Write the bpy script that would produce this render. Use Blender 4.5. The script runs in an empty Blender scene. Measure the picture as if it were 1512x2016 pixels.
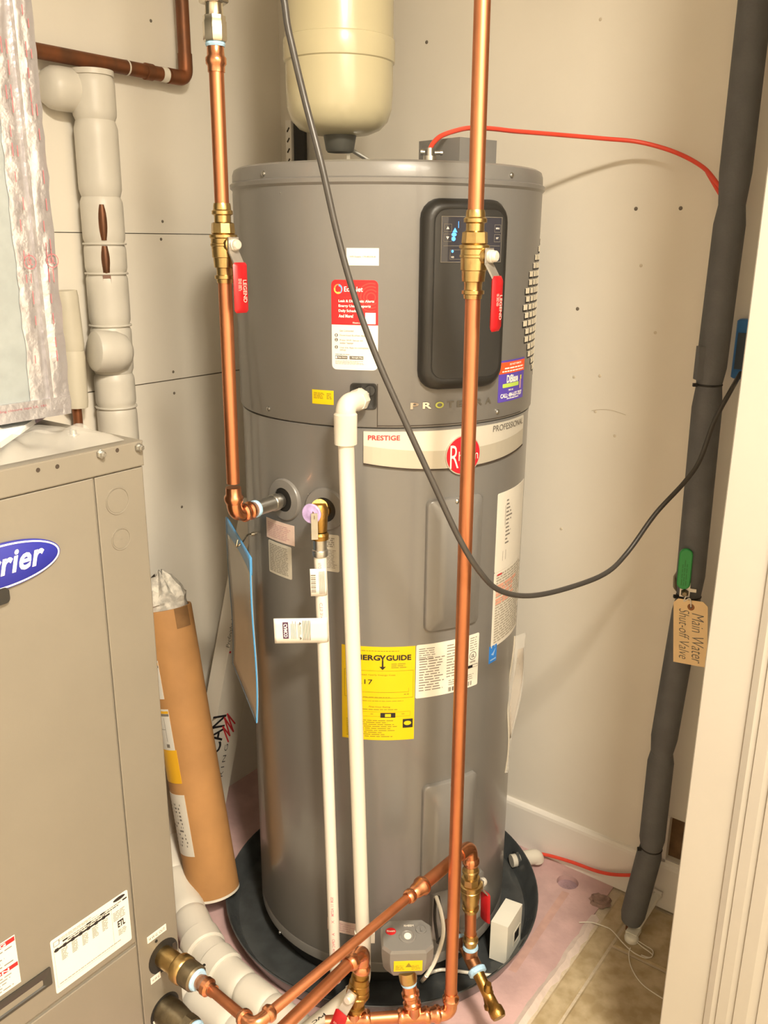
import bpy, math, random
from mathutils import Vector, Matrix
random.seed(7)
S = bpy.context.scene
COL = S.collection
V = Vector
# ------------------------------------------------------------------ camera
F, PIT, YAW, ROLL = 1736.6, 0.2977, -0.0011, 0.0074
CAM = V((0.0, -1.7527, 1.5049))
fw = V((math.sin(YAW)*math.cos(PIT), math.cos(YAW)*math.cos(PIT), -math.sin(PIT)))
r0 = V((math.cos(YAW), -math.sin(YAW), 0)); u0 = r0.cross(fw)
rt = r0*math.cos(ROLL) + u0*math.sin(ROLL)
up = -r0*math.sin(ROLL) + u0*math.cos(ROLL)
cd = bpy.data.cameras.new('camera'); cam = bpy.data.objects.new('camera', cd); COL.objects.link(cam)
cd.sensor_fit = 'VERTICAL'; cd.sensor_height = 36.0; cd.lens = F/2016*36.0; cd.clip_start = 0.02
cam.matrix_world = Matrix(((rt.x, up.x, -fw.x, CAM.x), (rt.y, up.y, -fw.y, CAM.y), (rt.z, up.z, -fw.z, CAM.z), (0, 0, 0, 1)))
S.camera = cam
# ------------------------------------------------------------------ light and exposure
S.view_settings.view_transform = 'Standard'; S.view_settings.look = 'None'
S.view_settings.gamma = 1.0; S.view_settings.exposure = 0.0; S.view_settings.use_curve_mapping = False
W = bpy.data.worlds.new('world'); S.world = W; W.use_nodes = True
W.node_tree.nodes['Background'].inputs[0].default_value = (1, .9, .75, 1)
W.node_tree.nodes['Background'].inputs[1].default_value = 0.3
def lamp(name, loc, size, power, col, shape='DISK', target=None):
    l = bpy.data.lights.new(name, 'AREA'); l.shape = shape; l.size = size; l.energy = power; l.color = col
    o = bpy.data.objects.new(name, l); COL.objects.link(o); o.location = loc
    if target is not None:
        o.rotation_euler = (V(target)-V(loc)).to_track_quat('-Z', 'Y').to_euler()
    return o
lamp('ceiling_lamp', (0.36, -1.80, 2.46), 0.26, 82, (1, .885, .71))
lamp('fill_light', (0.66, -2.10, 2.46), 0.9, 38, (1, .89, .73))  # unseen fill light, added to lift shadows and the heater's right side
# ------------------------------------------------------------------ room axes
WA = 0.6364
N = V((math.cos(WA), -math.sin(WA), 0))      # points out of the left wall
D = V((math.sin(WA), math.cos(WA), 0))       # points into the right wall
Z = V((0, 0, 1))
def P(n, d, z): return N*n + D*d + Z*z
def ray(x, y): return fw + rt*((x-756)/F) - up*((y-1008)/F)
def atpl(x, y, nv, k):
    r = ray(x, y); return CAM + r*((k - nv.dot(CAM))/nv.dot(r))
def atY(x, y, k): return atpl(x, y, V((0, 1, 0)), k)
def atz(x, y, k): return atpl(x, y, Z, k)
def atn(x, y, k): return atpl(x, y, N, k)
def atd(x, y, k): return atpl(x, y, D, k)
# ------------------------------------------------------------------ materials
def lin(h):
    if isinstance(h, str):
        h = h.lstrip('#'); c = [int(h[i:i+2], 16)/255 for i in (0, 2, 4)]
    else: c = h
    return tuple(x/12.92 if x <= .04045 else ((x+.055)/1.055)**2.4 for x in c) + (1,)
MATS = {}
def mat(name, col, rough=.5, metal=0., var=0., vscale=20., bump=0., bscale=60., coat=0., trans=0., alpha=1., emit=0., spec=.5, col2=None, stretch=None):
    if name in MATS: return MATS[name]
    m = bpy.data.materials.new(name); m.use_nodes = True; MATS[name] = m
    nt = m.node_tree; b = nt.nodes['Principled BSDF']
    c = lin(col); b.inputs['Base Color'].default_value = c
    b.inputs['Roughness'].default_value = rough; b.inputs['Metallic'].default_value = metal
    b.inputs['Coat Weight'].default_value = coat; b.inputs['Transmission Weight'].default_value = trans
    b.inputs['Alpha'].default_value = alpha; b.inputs['Specular IOR Level'].default_value = spec
    if emit: b.inputs['Emission Color'].default_value = c; b.inputs['Emission Strength'].default_value = emit
    tc = nt.nodes.new('ShaderNodeTexCoord'); src = tc.outputs['Object']
    if stretch:
        mp = nt.nodes.new('ShaderNodeMapping'); mp.inputs['Scale'].default_value = stretch
        nt.links.new(src, mp.inputs['Vector']); src = mp.outputs['Vector']
    if var or col2:
        nz = nt.nodes.new('ShaderNodeTexNoise'); nz.inputs['Scale'].default_value = vscale; nz.inputs['Detail'].default_value = 5
        nt.links.new(src, nz.inputs['Vector'])
        mx = nt.nodes.new('ShaderNodeMix'); mx.data_type = 'RGBA'
        rp = nt.nodes.new('ShaderNodeMapRange'); rp.inputs[1].default_value = .38; rp.inputs[2].default_value = .62
        nt.links.new(nz.outputs['Fac'], rp.inputs[0]); nt.links.new(rp.outputs[0], mx.inputs['Factor'])
        c2 = lin(col2) if col2 else tuple(max(0, x*(1-var)) for x in c[:3]) + (1,)
        mx.inputs['A'].default_value = c; mx.inputs['B'].default_value = c2
        nt.links.new(mx.outputs['Result'], b.inputs['Base Color'])
    if bump:
        nb = nt.nodes.new('ShaderNodeTexNoise'); nb.inputs['Scale'].default_value = bscale; nb.inputs['Detail'].default_value = 4
        nt.links.new(src, nb.inputs['Vector'])
        bp = nt.nodes.new('ShaderNodeBump'); bp.inputs['Strength'].default_value = bump; bp.inputs['Distance'].default_value = .004
        nt.links.new(nb.outputs['Fac'], bp.inputs['Height']); nt.links.new(bp.outputs['Normal'], b.inputs['Normal'])
    return m
M_wall = mat('wall_paint', '#e6e0d4', .62, var=.03, vscale=5, bump=.06, bscale=90)
M_hall = mat('hall_paint', '#e8e2d6', .8, var=.02, vscale=3)
M_ceil = mat('ceiling_paint', '#e8e4da', .85, var=.02, vscale=3)
M_base = mat('baseboard_paint', '#ece7df', .4, var=.03, vscale=8)
M_trim = mat('trim_paint', '#a5a097', .38, var=.02, vscale=6)
M_slab = mat('concrete_pink_paint', '#cfadab', .55, var=.18, vscale=14, bump=.25, bscale=70)
M_slabedge = mat('concrete_rough_edge', '#dccbc2', .9, var=.08, vscale=60, bump=.35, bscale=90)
M_tile = mat('tan_stone_tile', '#c4b393', .38, col2='#a99673', vscale=26, bump=.2, bscale=60)
M_grout = mat('grout', '#cdbfa8', .9, var=.1, vscale=80, bump=.4, bscale=200)
M_wood = mat('raw_wood', '#7d6040', .8, var=.3, vscale=30)
M_jack = mat('gray_enamel', '#757370', .28, var=.03, vscale=6, coat=.25, spec=.6)
M_lid = mat('gray_plastic', '#777572', .36, var=.03, vscale=6, bump=.02, bscale=300, coat=.2, spec=.5)
M_dark = mat('charcoal_plastic', '#252422', .42, var=.06, vscale=10, bump=.05, bscale=400)
M_dark2 = mat('charcoal_plastic_face', '#302f2d', .5, var=.05, vscale=10)
M_black = mat('black_rubber_and_shade', '#1d1c1a', .6, var=.1)
M_cop = mat('copper', '#cf8a64', .42, 1, var=.16, vscale=26, bump=.03, bscale=30, stretch=(1, 1, .25))
M_cop2 = mat('copper_fitting', '#dc9a74', .26, 1, var=.2, vscale=40)
M_copold = mat('aged_copper', '#6e4a34', .5, .6, var=.35, vscale=18, col2='#8c5636', stretch=(1, 1, .5))
M_brass = mat('brass', '#c2a670', .3, 1, var=.15, vscale=60, bump=.05, bscale=200)
M_bronze = mat('bronze_cast', '#a98548', .36, 1, var=.2, vscale=60, bump=.15, bscale=200)
M_brassw = mat('tarnished_brass', '#8a7f68', .38, .9, var=.4, vscale=40, bump=.1, bscale=100)
M_nick = mat('nickel', '#cfc8b8', .22, 1, var=.12, vscale=40)
M_zinc = mat('zinc', '#c6c6c2', .34, 1, var=.15, vscale=40)
M_steel = mat('lever_steel', '#c9c5bf', .42, .85, var=.1, vscale=60)
M_tape = mat('blue_sealing_tape', '#a9d0ee', .6, var=.15, vscale=90, bump=.4, bscale=160)
M_red = mat('red_vinyl', '#ac161e', .38, var=.06, vscale=20)
M_green = mat('green_vinyl', '#2f9a4f', .42, var=.06, vscale=30)
M_pvc = mat('pvc_white', '#dcd6c8', .33, var=.03, vscale=10)
M_pvc2 = mat('cpvc_white', '#e0dbd0', .33, var=.03, vscale=10)
M_foam = mat('white_pipe_wrap', '#d6d1c6', .42, var=.04, vscale=12, bump=.08, bscale=25)
M_foamd = mat('black_pipe_foam', '#636466', .72, var=.12, vscale=24, bump=.15, bscale=200)
M_tank = mat('tank_cream', '#cdc4a2', .26, var=.03, vscale=8, coat=.2)
M_tcap = mat('tank_cap', '#55554f', .5, var=.1)
M_cord = mat('cord_gray', '#403d3a', .38, var=.1, vscale=30)
M_redc = mat('red_cable_jacket', '#e8503c', .4, var=.06, vscale=30)
M_pan = mat('pan_plastic', '#454849', .24, var=.25, vscale=22, bump=.05, bscale=40)
M_furn = mat('furnace_tan_steel', '#7b756a', .42, var=.04, vscale=8, bump=.02, bscale=400)
M_seam = mat('dark_seam', '#3b3128', .8, var=.1)
M_galv = mat('galvanized_steel', '#a3abad', .5, .4, var=.1, vscale=40)
M_foil = mat('foil_tape', '#bdbbbf', .3, .65, var=.08, vscale=30, bump=1.0, bscale=28)
M_card = mat('cardboard', '#bb8a55', .75, var=.15, vscale=9, bump=.1, bscale=60)
M_cardd = mat('cardboard_worn', '#8f6a42', .85, var=.2, vscale=30)
M_news = mat('newspaper', '#dcd6ca', .8, col2='#a9a49b', vscale=60, bump=.6, bscale=40)
M_paper = mat('paper_white', '#dfdbd2', .55, var=.02)
M_paper2 = mat('paper_offwhite', '#e2dccf', .5, var=.03)
M_labg = mat('label_gray', '#c6c0b2', .5, var=.06, vscale=80)
M_labp = mat('label_pink', '#dcc4b8', .5, var=.06, vscale=80)
M_yel = mat('label_yellow', '#dcbc02', .45, var=.03)
M_redp = mat('label_red', '#c81c22', .4, var=.04, vscale=30)
M_redp2 = mat('label_red_light', '#d63a34', .4)
M_org = mat('label_orange', '#f2592c', .45, var=.03)
M_pur = mat('label_purple', '#5a48b0', .42, var=.04)
M_lime = mat('label_lime', '#b9d65c', .45)
M_blue = mat('label_blue', '#2f7fd6', .42, var=.03)
M_navy = mat('badge_navy', '#2a2f92', .3, var=.05)
M_ink = mat('ink_black', '#1d1a1c', .6)
M_inkg = mat('ink_gray', '#7c766d', .6)
M_inkd = mat('ink_darkgray', '#6a655e', .6)
M_inkr = mat('ink_red', '#c23238', .6)
M_inkp = mat('ink_pink', '#c9a0a2', .6)
M_inkv = mat('ink_plum', '#4a2a4a', .6)
M_white = mat('print_white', '#fbf7ee', .5)
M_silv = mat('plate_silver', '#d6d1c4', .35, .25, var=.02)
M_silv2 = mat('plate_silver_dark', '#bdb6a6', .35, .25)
M_chrome = mat('chrome_letter', '#cfcabd', .18, 1)
M_grayl = mat('letter_graphite', '#6f6a60', .4, .4)
M_tag = mat('manila_tag', '#f0d2a0', .7, var=.05, vscale=30)
M_eye = mat('tag_reinforcement', '#8c5a34', .7)
M_purk = mat('purple_knob', '#b8a4d6', .4, var=.2, vscale=120)
M_pouch = mat('gray_vinyl', '#bfb8aa', .3, var=.06, vscale=12, bump=.1, bscale=12)
M_pblue = mat('blue_vinyl_edge', '#4f97d0', .35, var=.08)
M_clear = mat('clear_plastic', '#e4e1da', .1, alpha=.3, bump=.3, bscale=14)
M_box = mat('white_carton', '#dcd5c8', .5, var=.03, vscale=10)
M_boxw = mat('white_box_plastic', '#e4e2d6', .45, var=.03)
M_eblue = mat('electrical_box_blue', '#3f7fc4', .5, var=.08)
M_led = mat('blue_led', '#4f9dff', .4, emit=1.3)
M_screen = mat('display_glass', '#3a3a42', .15, var=.05)
M_cell = mat('louver_cell_cream', '#e9dfc8', .5, var=.05)
# ------------------------------------------------------------------ scene tree helpers
ROOTLOC = {}
def props(o, label, cat, group=None, kind=None):
    if label: o['label'] = label
    if cat: o['category'] = cat
    if group: o['group'] = group
    if kind: o['kind'] = kind
def thing(name, label, cat, loc, group=None):
    o = bpy.data.objects.new(name, None); COL.objects.link(o); o.location = loc
    o.empty_display_size = .05; props(o, label, cat, group); ROOTLOC[o.name] = V(loc); return o
class MB:
    def __init__(s): s.v = []; s.f = []; s.mi = []; s.cur = 0
    def add(s, vs, fs):
        b = len(s.v); s.v += [tuple(p) for p in vs]; s.f += [tuple(i+b for i in f) for f in fs]; s.mi += [s.cur]*len(fs); return b
    def hexa(s, c):     # 8 corners: bottom 4 ccw, top 4 ccw
        s.add(c, [(3, 2, 1, 0), (4, 5, 6, 7), (0, 1, 5, 4), (1, 2, 6, 5), (2, 3, 7, 6), (3, 0, 4, 7)]); return s
    def obox(s, c, ax, ay, az, sx, sy, sz):   # centre, axes, full sizes
        c = V(c); ax = ax*(sx/2); ay = ay*(sy/2); az = az*(sz/2)
        return s.hexa([c-ax-ay-az, c+ax-ay-az, c+ax+ay-az, c-ax+ay-az, c-ax-ay+az, c+ax-ay+az, c+ax+ay+az, c-ax+ay+az])
    def cbox(s, c, ax, ay, az, sx, sy, sz, b):   # chamfered box
        c = V(c); pts = []
        def ring(o, k): 
            hx, hy = sx/2-k, sy/2-k; q = b if k == 0 else b
            return [(-hx+q, -hy), (hx-q, -hy), (hx, -hy+q), (hx, hy-q), (hx-q, hy), (-hx+q, hy), (-hx, hy-q), (-hx, -hy+q)], o
        rings = [ring(-sz/2, b), ring(-sz/2+b, 0), ring(sz/2-b, 0), ring(sz/2, b)]
        for r, o in rings: pts += [c+ax*x+ay*y+az*o for x, y in r]
        fs = [tuple(range(7, -1, -1)), tuple(range(24, 32))]
        for k in range(3):
            for i in range(8): fs.append((k*8+i, k*8+(i+1) % 8, k*8+8+(i+1) % 8, k*8+8+i))
        s.add(pts, fs); return s
    def frange(s, n0, n1, d0, d1, z0, z1):      # box in room axes
        return s.hexa([P(n0, d0, z0), P(n1, d0, z0), P(n1, d1, z0), P(n0, d1, z0), P(n0, d0, z1), P(n1, d0, z1), P(n1, d1, z1), P(n0, d1, z1)])
    def tube(s, pts, r, seg=14, cap=True):
        pts = [V(p) for p in pts]; n = len(pts); rs = r if isinstance(r, (list, tuple)) else [r]*n
        tang = []
        for i in range(n):
            a = pts[max(i-1, 0)]; b = pts[min(i+1, n-1)]; tang.append((b-a).normalized())
        t = tang[0]; ref = V((0, 0, 1)) if abs(t.z) < .9 else V((1, 0, 0))
        u = (ref - t*ref.dot(t)).normalized(); vs = []
        for i in range(n):
            t = tang[i]; u = (u - t*u.dot(t)).normalized(); w = t.cross(u)
            for k in range(seg):
                a = 2*math.pi*k/seg; vs.append(pts[i] + (u*math.cos(a)+w*math.sin(a))*rs[i])
        fs = []
        for i in range(n-1):
            for k in range(seg):
                fs.append((i*seg+k, i*seg+(k+1) % seg, (i+1)*seg+(k+1) % seg, (i+1)*seg+k))
        if cap:
            fs.append(tuple(range(seg-1, -1, -1))); fs.append(tuple((n-1)*seg+k for k in range(seg)))
        s.add(vs, fs); return s
    def lathe(s, o, ax, prof, seg=24, ph=0., cap=True):   # prof [(t along axis, radius)]
        o = V(o); ax = V(ax).normalized(); ref = V((0, 0, 1)) if abs(ax.z) < .9 else V((1, 0, 0))
        u = (ref - ax*ref.dot(ax)).normalized(); w = ax.cross(u); vs = []; n = len(prof)
        for t, r in prof:
            for k in range(seg):
                a = 2*math.pi*k/seg+ph; vs.append(o + ax*t + (u*math.cos(a)+w*math.sin(a))*r)
        fs = []
        for i in range(n-1):
            for k in range(seg):
                fs.append((i*seg+k, i*seg+(k+1) % seg, (i+1)*seg+(k+1) % seg, (i+1)*seg+k))
        if cap:
            fs.append(tuple(range(seg-1, -1, -1))); fs.append(tuple((n-1)*seg+k for k in range(seg)))
        s.add(vs, fs); return s
    def prism(s, poly, vec):
        poly = [V(p) for p in poly]; n = len(poly); vec = V(vec)
        s.add(poly + [p+vec for p in poly], [tuple(range(n-1, -1, -1)), tuple(range(n, 2*n))] + [(i, (i+1) % n, n+(i+1) % n, n+i) for i in range(n)]); return s
    def raised(s, mf, shapes, cap=True):
        # shapes: list of (columns, offset); columns: [(u, lo, hi)]
        loops = []
        for cols, off in shapes:
            lo = [mf(u, a, off) for u, a, b in cols]; hi = [mf(u, b, off) for u, a, b in cols]
            loops.append(lo + hi[::-1])
        n = len(loops[0]); vs = [p for l in loops for p in l]; fs = []
        for k in range(len(loops)-1):
            for i in range(n): fs.append((k*n+i, k*n+(i+1) % n, (k+1)*n+(i+1) % n, (k+1)*n+i))
        if cap:
            b = (len(loops)-1)*n; m = n//2
            for i in range(m-1): fs.append((b+i, b+i+1, b+n-2-i, b+n-1-i))
        s.add(vs, fs); return s
    def build(s, name, m, parent=None, smooth=True, label=None, cat=None, group=None, kind=None, ang=40):
        me = bpy.data.meshes.new(name)
        if parent is not None:
            r = parent
            while r.parent is not None: r = r.parent
            L = ROOTLOC.get(r.name, V((0, 0, 0)))
        elif cat:
            xs = [p[0] for p in s.v]; ys = [p[1] for p in s.v]; zs = [p[2] for p in s.v]
            L = V(((min(xs)+max(xs))/2, (min(ys)+max(ys))/2, min(zs)))
        else: L = V((0, 0, 0))
        me.from_pydata([(p[0]-L.x, p[1]-L.y, p[2]-L.z) for p in s.v], [], s.f)
        ms = m if isinstance(m, (list, tuple)) else [m]
        for q in ms: me.materials.append(q)
        if len(ms) > 1: me.polygons.foreach_set('material_index', s.mi)
        me.validate(); 
        import bmesh
        bm = bmesh.new(); bm.from_mesh(me); bmesh.ops.recalc_face_normals(bm, faces=bm.faces)
        if smooth:
            for f in bm.faces: f.smooth = True
            for e in bm.edges:
                if len(e.link_faces) == 2 and e.calc_face_angle(0) > math.radians(ang): e.smooth = False
        bm.to_mesh(me); bm.free(); me.update()
        o = bpy.data.objects.new(name, me); COL.objects.link(o)
        if parent is not None: o.parent = parent
        else:
            o.location = L; ROOTLOC[o.name] = L
        if kind is None and parent is not None and name.endswith(('print', '_block')): kind = 'stuff'
        props(o, label, cat, group, kind); return o
def rr(u0, u1, v0, v1, rad=0., n=10, k=5):
    cols = []
    if rad <= 0:
        return [(u0+(u1-u0)*i/n, v0, v1) for i in range(n+1)]
    for i in range(k+1):
        a = math.pi/2*i/k; d = rad*(1-math.sin(a)); cols.append((u0+rad*(1-math.cos(a)), v0+d, v1-d))
    for i in range(1, n): 
        u = u0+rad+(u1-u0-2*rad)*i/n; cols.append((u, v0, v1))
    for i in range(k, -1, -1):
        a = math.pi/2*i/k; d = rad*(1-math.sin(a)); cols.append((u1-rad*(1-math.cos(a)), v0+d, v1-d))
    return cols
def ell(uc, vc, a, b, n=24):
    out = []
    for i in range(n+1):
        t = math.pi*(1-i/n); h = b*math.sin(t); out.append((uc+a*math.cos(t), vc-h, vc+h))
    return out
def cylmap(R): return lambda u, v, o: V(((R+o)*math.sin(u/R), -(R+o)*math.cos(u/R), v))
def plmap(O, eu, ev, en): return lambda u, v, o: O + eu*u + ev*v + en*o
_txt = {}
def txtmesh(s, bold, shear, space):
    key = (s, bold, shear, space)
    if key in _txt: return _txt[key]
    c = bpy.data.curves.new('t', 'FONT'); c.body = s; c.size = 1; c.offset = bold; c.shear = shear; c.space_character = space; c.resolution_u = 3
    o = bpy.data.objects.new('t', c); COL.objects.link(o)
    dg = bpy.context.evaluated_depsgraph_get(); me = o.evaluated_get(dg).to_mesh()
    vs = [(p.co.x, p.co.y) for p in me.vertices]; fs = [tuple(p.vertices) for p in me.polygons]
    o.evaluated_get(dg).to_mesh_clear(); bpy.data.objects.remove(o); bpy.data.curves.remove(c)
    _txt[key] = (vs, fs); return _txt[key]
def text(mb, s, mf, u0, u1, v0, v1, off=.0012, bold=.0, shear=0., rot=0, space=1.0):
    vs, fs = txtmesh(s, bold, shear, space)
    if not vs: return
    x0 = min(p[0] for p in vs); x1 = max(p[0] for p in vs); y0 = min(p[1] for p in vs); y1 = max(p[1] for p in vs)
    out = []
    for x, y in vs:
        a = (x-x0)/(x1-x0+1e-9); b = (y-y0)/(y1-y0+1e-9)
        if rot == 90: u, v = u0+(u1-u0)*(1-b), v0+(v1-v0)*a
        elif rot == -90: u, v = u0+(u1-u0)*b, v0+(v1-v0)*(1-a)
        else: u, v = u0+(u1-u0)*a, v0+(v1-v0)*b
        out.append(mf(u, v, off))
    mb.add(out, fs)
def quad(mb, mf, u0, u1, v0, v1, off=.0010, n=1):
    for i in range(n):
        a = u0+(u1-u0)*i/n; b = u0+(u1-u0)*(i+1)/n
        mb.add([mf(a, v0, off), mf(b, v0, off), mf(b, v1, off), mf(a, v1, off)], [(0, 1, 2, 3)])
def dashes(mb, mf, u0, u1, v0, v1, lines, fill=.5, rnd=None, rot=0, ragged=.25, off=.0010):
    rnd = rnd or random
    L = (v1-v0)/lines if not rot else (u1-u0)/lines
    for i in range(lines):
        if not rot:
            y = v1-(i+.5)*L; x = u0; end = u1-(u1-u0)*ragged*rnd.random()
            while x < end:
                w = L*rnd.uniform(1.2, 4.0); w = min(w, end-x)
                quad(mb, mf, x, x+w, y-L*fill/2, y+L*fill/2, off); x += w+L*.5
        else:
            y = u0+(i+.5)*L; x = v0; end = v1-(v1-v0)*ragged*rnd.random()
            while x < end:
                w = L*rnd.uniform(1.2, 4.0); w = min(w, end-x)
                quad(mb, mf, y-L*fill/2, y+L*fill/2, x, x+w, off); x += w+L*.5
def spline(pts, n=8):
    pts = [V(p) for p in pts]; out = []
    for i in range(len(pts)-1):
        a = pts[max(i-1, 0)]; b = pts[i]; c = pts[i+1]; d = pts[min(i+2, len(pts)-1)]
        for k in range(n):
            t = k/n
            out.append(.5*((2*b)+(c-a)*t+(2*a-5*b+4*c-d)*t*t+(3*b-a-3*c+d)*t**3))
    out.append(pts[-1]); return out
def bend(a, b, c, r, n=8):       # rounded corner path a-b-c
    a, b, c = V(a), V(b), V(c); d1 = (a-b).normalized(); d2 = (c-b).normalized()
    p = b+d1*r; q = b+d2*r; out = []
    for i in range(n+1):
        t = i/n; out.append(p*(1-t)**2+b*2*t*(1-t)+q*t*t)
    return out
# ================================================================== THE SETTING
def struct(mb, name, m, parent=None, label=None, smooth=False):
    o = mb.build(name, m, parent, smooth=smooth, label=label)
    if parent is None: o['kind'] = 'structure'
    return o
WL, WR = -.62, .382
floor = struct(MB().frange(-.72, .43, -2.9, .48, -.12, -.034).frange(.43, 2.3, -2.9, .48, -.12, -.0045), 'floor', M_grout)
slab = MB(); hn, hd, hr, hs = .333, .318, .0262, .045
slab.frange(-.62, hn-hs, -2.8, .37, -.034, 0); slab.frange(hn+hs, .43, -2.8, .37, -.034, 0); slab.frange(hn-hs, hn+hs, -2.8, hd-hs, -.034, 0); slab.frange(hn-hs, hn+hs, hd+hs, .37, -.034, 0)
sq = []; ci = []; cf = []
for k in range(32):
    a = 2*math.pi*k/32; m = max(abs(math.cos(a)), abs(math.sin(a))); sq.append(P(hn+hs*math.cos(a)/m, hd+hs*math.sin(a)/m, 0)); ci.append(P(hn+hr*math.cos(a), hd+hr*math.sin(a), 0)); cf.append(P(hn+hr*.95*math.cos(a), hd+hr*.95*math.sin(a), -.013))
slab.add(sq+ci+cf, [(i, (i+1) % 32, 32+(i+1) % 32, 32+i) for i in range(32)]+[(32+i, 32+(i+1) % 32, 64+(i+1) % 32, 64+i) for i in range(32)])
struct(slab, 'concrete_slab', M_slab, floor, 'pink painted concrete slab')
edge = MB(); rnd = random.Random(3); prev = None; vs = []; fs = []
for i in range(61):
    d = -1.2+1.45*i/60; a = .427+rnd.uniform(-.004, .003); b = .447+rnd.uniform(-.004, .006)
    vs += [P(a, d, .0), P((a+b)/2, d, .004+rnd.uniform(0, .003)), P(b, d, -.006)]
    if i: 
        k = (i-1)*3; fs += [(k, k+1, k+4, k+3), (k+1, k+2, k+5, k+4)]
edge.add(vs, fs); struct(edge, 'slab_edge', M_slabedge, floor, 'rough crumbling edge of the slab', True)
tn = [(.452, .496)] + [(.502+.305*i, .801+.305*i) for i in range(6)]; td = [(.195, .365)] + [(-.11-.305*i, .189-.305*i) for i in range(9)]
for a, b in tn:
    for c, d in ([(-.11, .365)] + td[2:] if a < .5 else td):
        t = MB(); h = .004; z0 = -.012; z1 = -.002
        t.add([P(a, c, z0), P(b, c, z0), P(b, d, z0), P(a, d, z0), P(a, c, z1-.002), P(b, c, z1-.002), P(b, d, z1-.002), P(a, d, z1-.002),
               P(a+h, c+h, z1), P(b-h, c+h, z1), P(b-h, d-h, z1), P(a+h, d-h, z1)],
              [(0, 1, 5, 4), (1, 2, 6, 5), (2, 3, 7, 6), (3, 0, 4, 7), (4, 5, 9, 8), (5, 6, 10, 9), (6, 7, 11, 10), (7, 4, 8, 11), (8, 9, 10, 11)])
        struct(t, 'tile', M_tile, floor)
hol = MB(); hc = P(.333, .318, 0)
hol.lathe(hc-Z*.0132, Z, [(0, .001), (0.0002, .026)], 28, cap=False)
struct(hol, 'drain_recess', mat('concrete_recess', '#b89aa2', .7, var=.25, vscale=30, bump=.5, bscale=90), floor, 'round shallow recess in the slab', True)
strp = MB(); a = atz(1114, 1756, .0006); b = atz(1008, 1912, .0006); w = P(1, .15, 0).normalized()*.009
strp.add([a-w, a+w, b+w, b-w], [(0, 1, 2, 3)])  # flat band of brownish colour laid on the slab
struct(strp, 'slab_stripe', mat('concrete_stripe', '#cba49a', .7, var=.12, vscale=40), floor, 'flat brownish stripe running from the recess')
hole2 = MB(); c2 = P(.424, .305, 0)
rnh = random.Random(6); rad_ = [rnh.uniform(.8, 1.15) for _ in range(20)]
ring_ = lambda r, z: [c2+V((math.cos(2*math.pi*k/20), math.sin(2*math.pi*k/20), 0))*r*rad_[k]+Z*z for k in range(20)]
hole2.add(ring_(.026, .0003)+ring_(.021, .006)+ring_(.016, .001)+[c2+Z*.001], [(j*20+k, j*20+(k+1) % 20, j*20+20+(k+1) % 20, j*20+20+k) for j in range(2) for k in range(20)]+[(40+k, 40+(k+1) % 20, 60) for k in range(20)])
struct(hole2, 'drain_hole', mat('concrete_hole', '#a08478', .9, var=.4, vscale=50, bump=.7, bscale=80), floor, 'broken drain hole at slab corner', True)
# left wall: three drywall boards with open joints
wl = struct(MB().frange(-.72, WL-.012, -2.9, .48, 0, 2.5), 'wall_left', mat('drywall_gap', '#84745f', .9))
for z0, z1 in ((0, 1.1835), (1.1862, 1.5170), (1.5187, 2.5)):
    struct(MB().frange(WL-.012, WL, -2.8, WR, z0, z1), 'drywall_board', M_wall, wl)
# right wall with a cut-out
hN = (atd(1316, 1650, WR).dot(N), .80); hZ = (atd(1330, 1697, WR).z, atd(1330, 1612, WR).z)
wr = MB(); wr.frange(WL, hN[0], WR, .48, 0, 2.5); wr.frange(hN[1], 1.5, WR, .48, 0, 2.5); wr.frange(hN[0], hN[1], WR, .48, 0, hZ[0]); wr.frange(hN[0], hN[1], WR, .48, hZ[1], 2.5)
wr = struct(wr, 'wall_right', M_wall)
struct(MB().frange(hN[0], hN[1], WR+.014, .46, hZ[0], hZ[1]), 'cutout_back', M_wood, wr, 'brown wood seen inside the wall cut-out')
fr = MB(); g = .012
fr.frange(hN[0]-g, hN[0], WR-.006, WR, hZ[0]-g, hZ[1]); fr.frange(hN[0]-g, hN[1], WR-.006, WR, hZ[0]-g, hZ[0])
struct(fr, 'cutout_frame', M_base, wr, 'thin pale frame around the cut-out')
bb = MB(); pr = [(WR, 0), (.370, 0), (.370, .110), (.3715, .117), (.376, .122), (WR, .124)]
bb.prism([P(WL+.001, d, z) for d, z in pr], N*1.6); struct(bb, 'baseboard_right', M_base, None)
def dimple(parent, p, nv, r, m, name='nail_pop'):
    MB().lathe(p, nv, [(0, r), (.0012, r*.8), (.0016, r*.3)], 10).build(name, m, parent)
M_pop = mat('nail_pop_gray', '#6f675c', .6)
M_pop2 = mat('nail_pop_paint', '#cfc5b2', .6)
for x, y in ((1252, 411), (1340, 410), (840, 83), (1137, 608)): dimple(wr, atd(x, y, WR), -D, .004, M_pop)
for x, y in ((1130, 742), (1181, 740), (1172, 810), (1210, 858), (1105, 1041), (1262, 523), (1290, 655), (1182, 38)): dimple(wr, atd(x, y, WR), -D, .0035, M_pop2)
for x, y in ((341, 732), (343, 774), (317, 471), (358, 998), (320, 436), (297, 41)): dimple(wl, atn(x, y, WL), N, .0035, M_pop)
sc = MB(); a = atd(1165, 808, WR-.0006); sc.tube(spline([a, atd(1185, 806, WR-.0006), atd(1205, 808, WR-.0006), atd(1232, 817, WR-.0006)]), .0006, 6)
sc.build('wall_scratch', M_pop2, wr)
struct(MB().frange(-.72, 2.3, -2.9, .48, 2.5, 2.6), 'ceiling', M_ceil)
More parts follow.
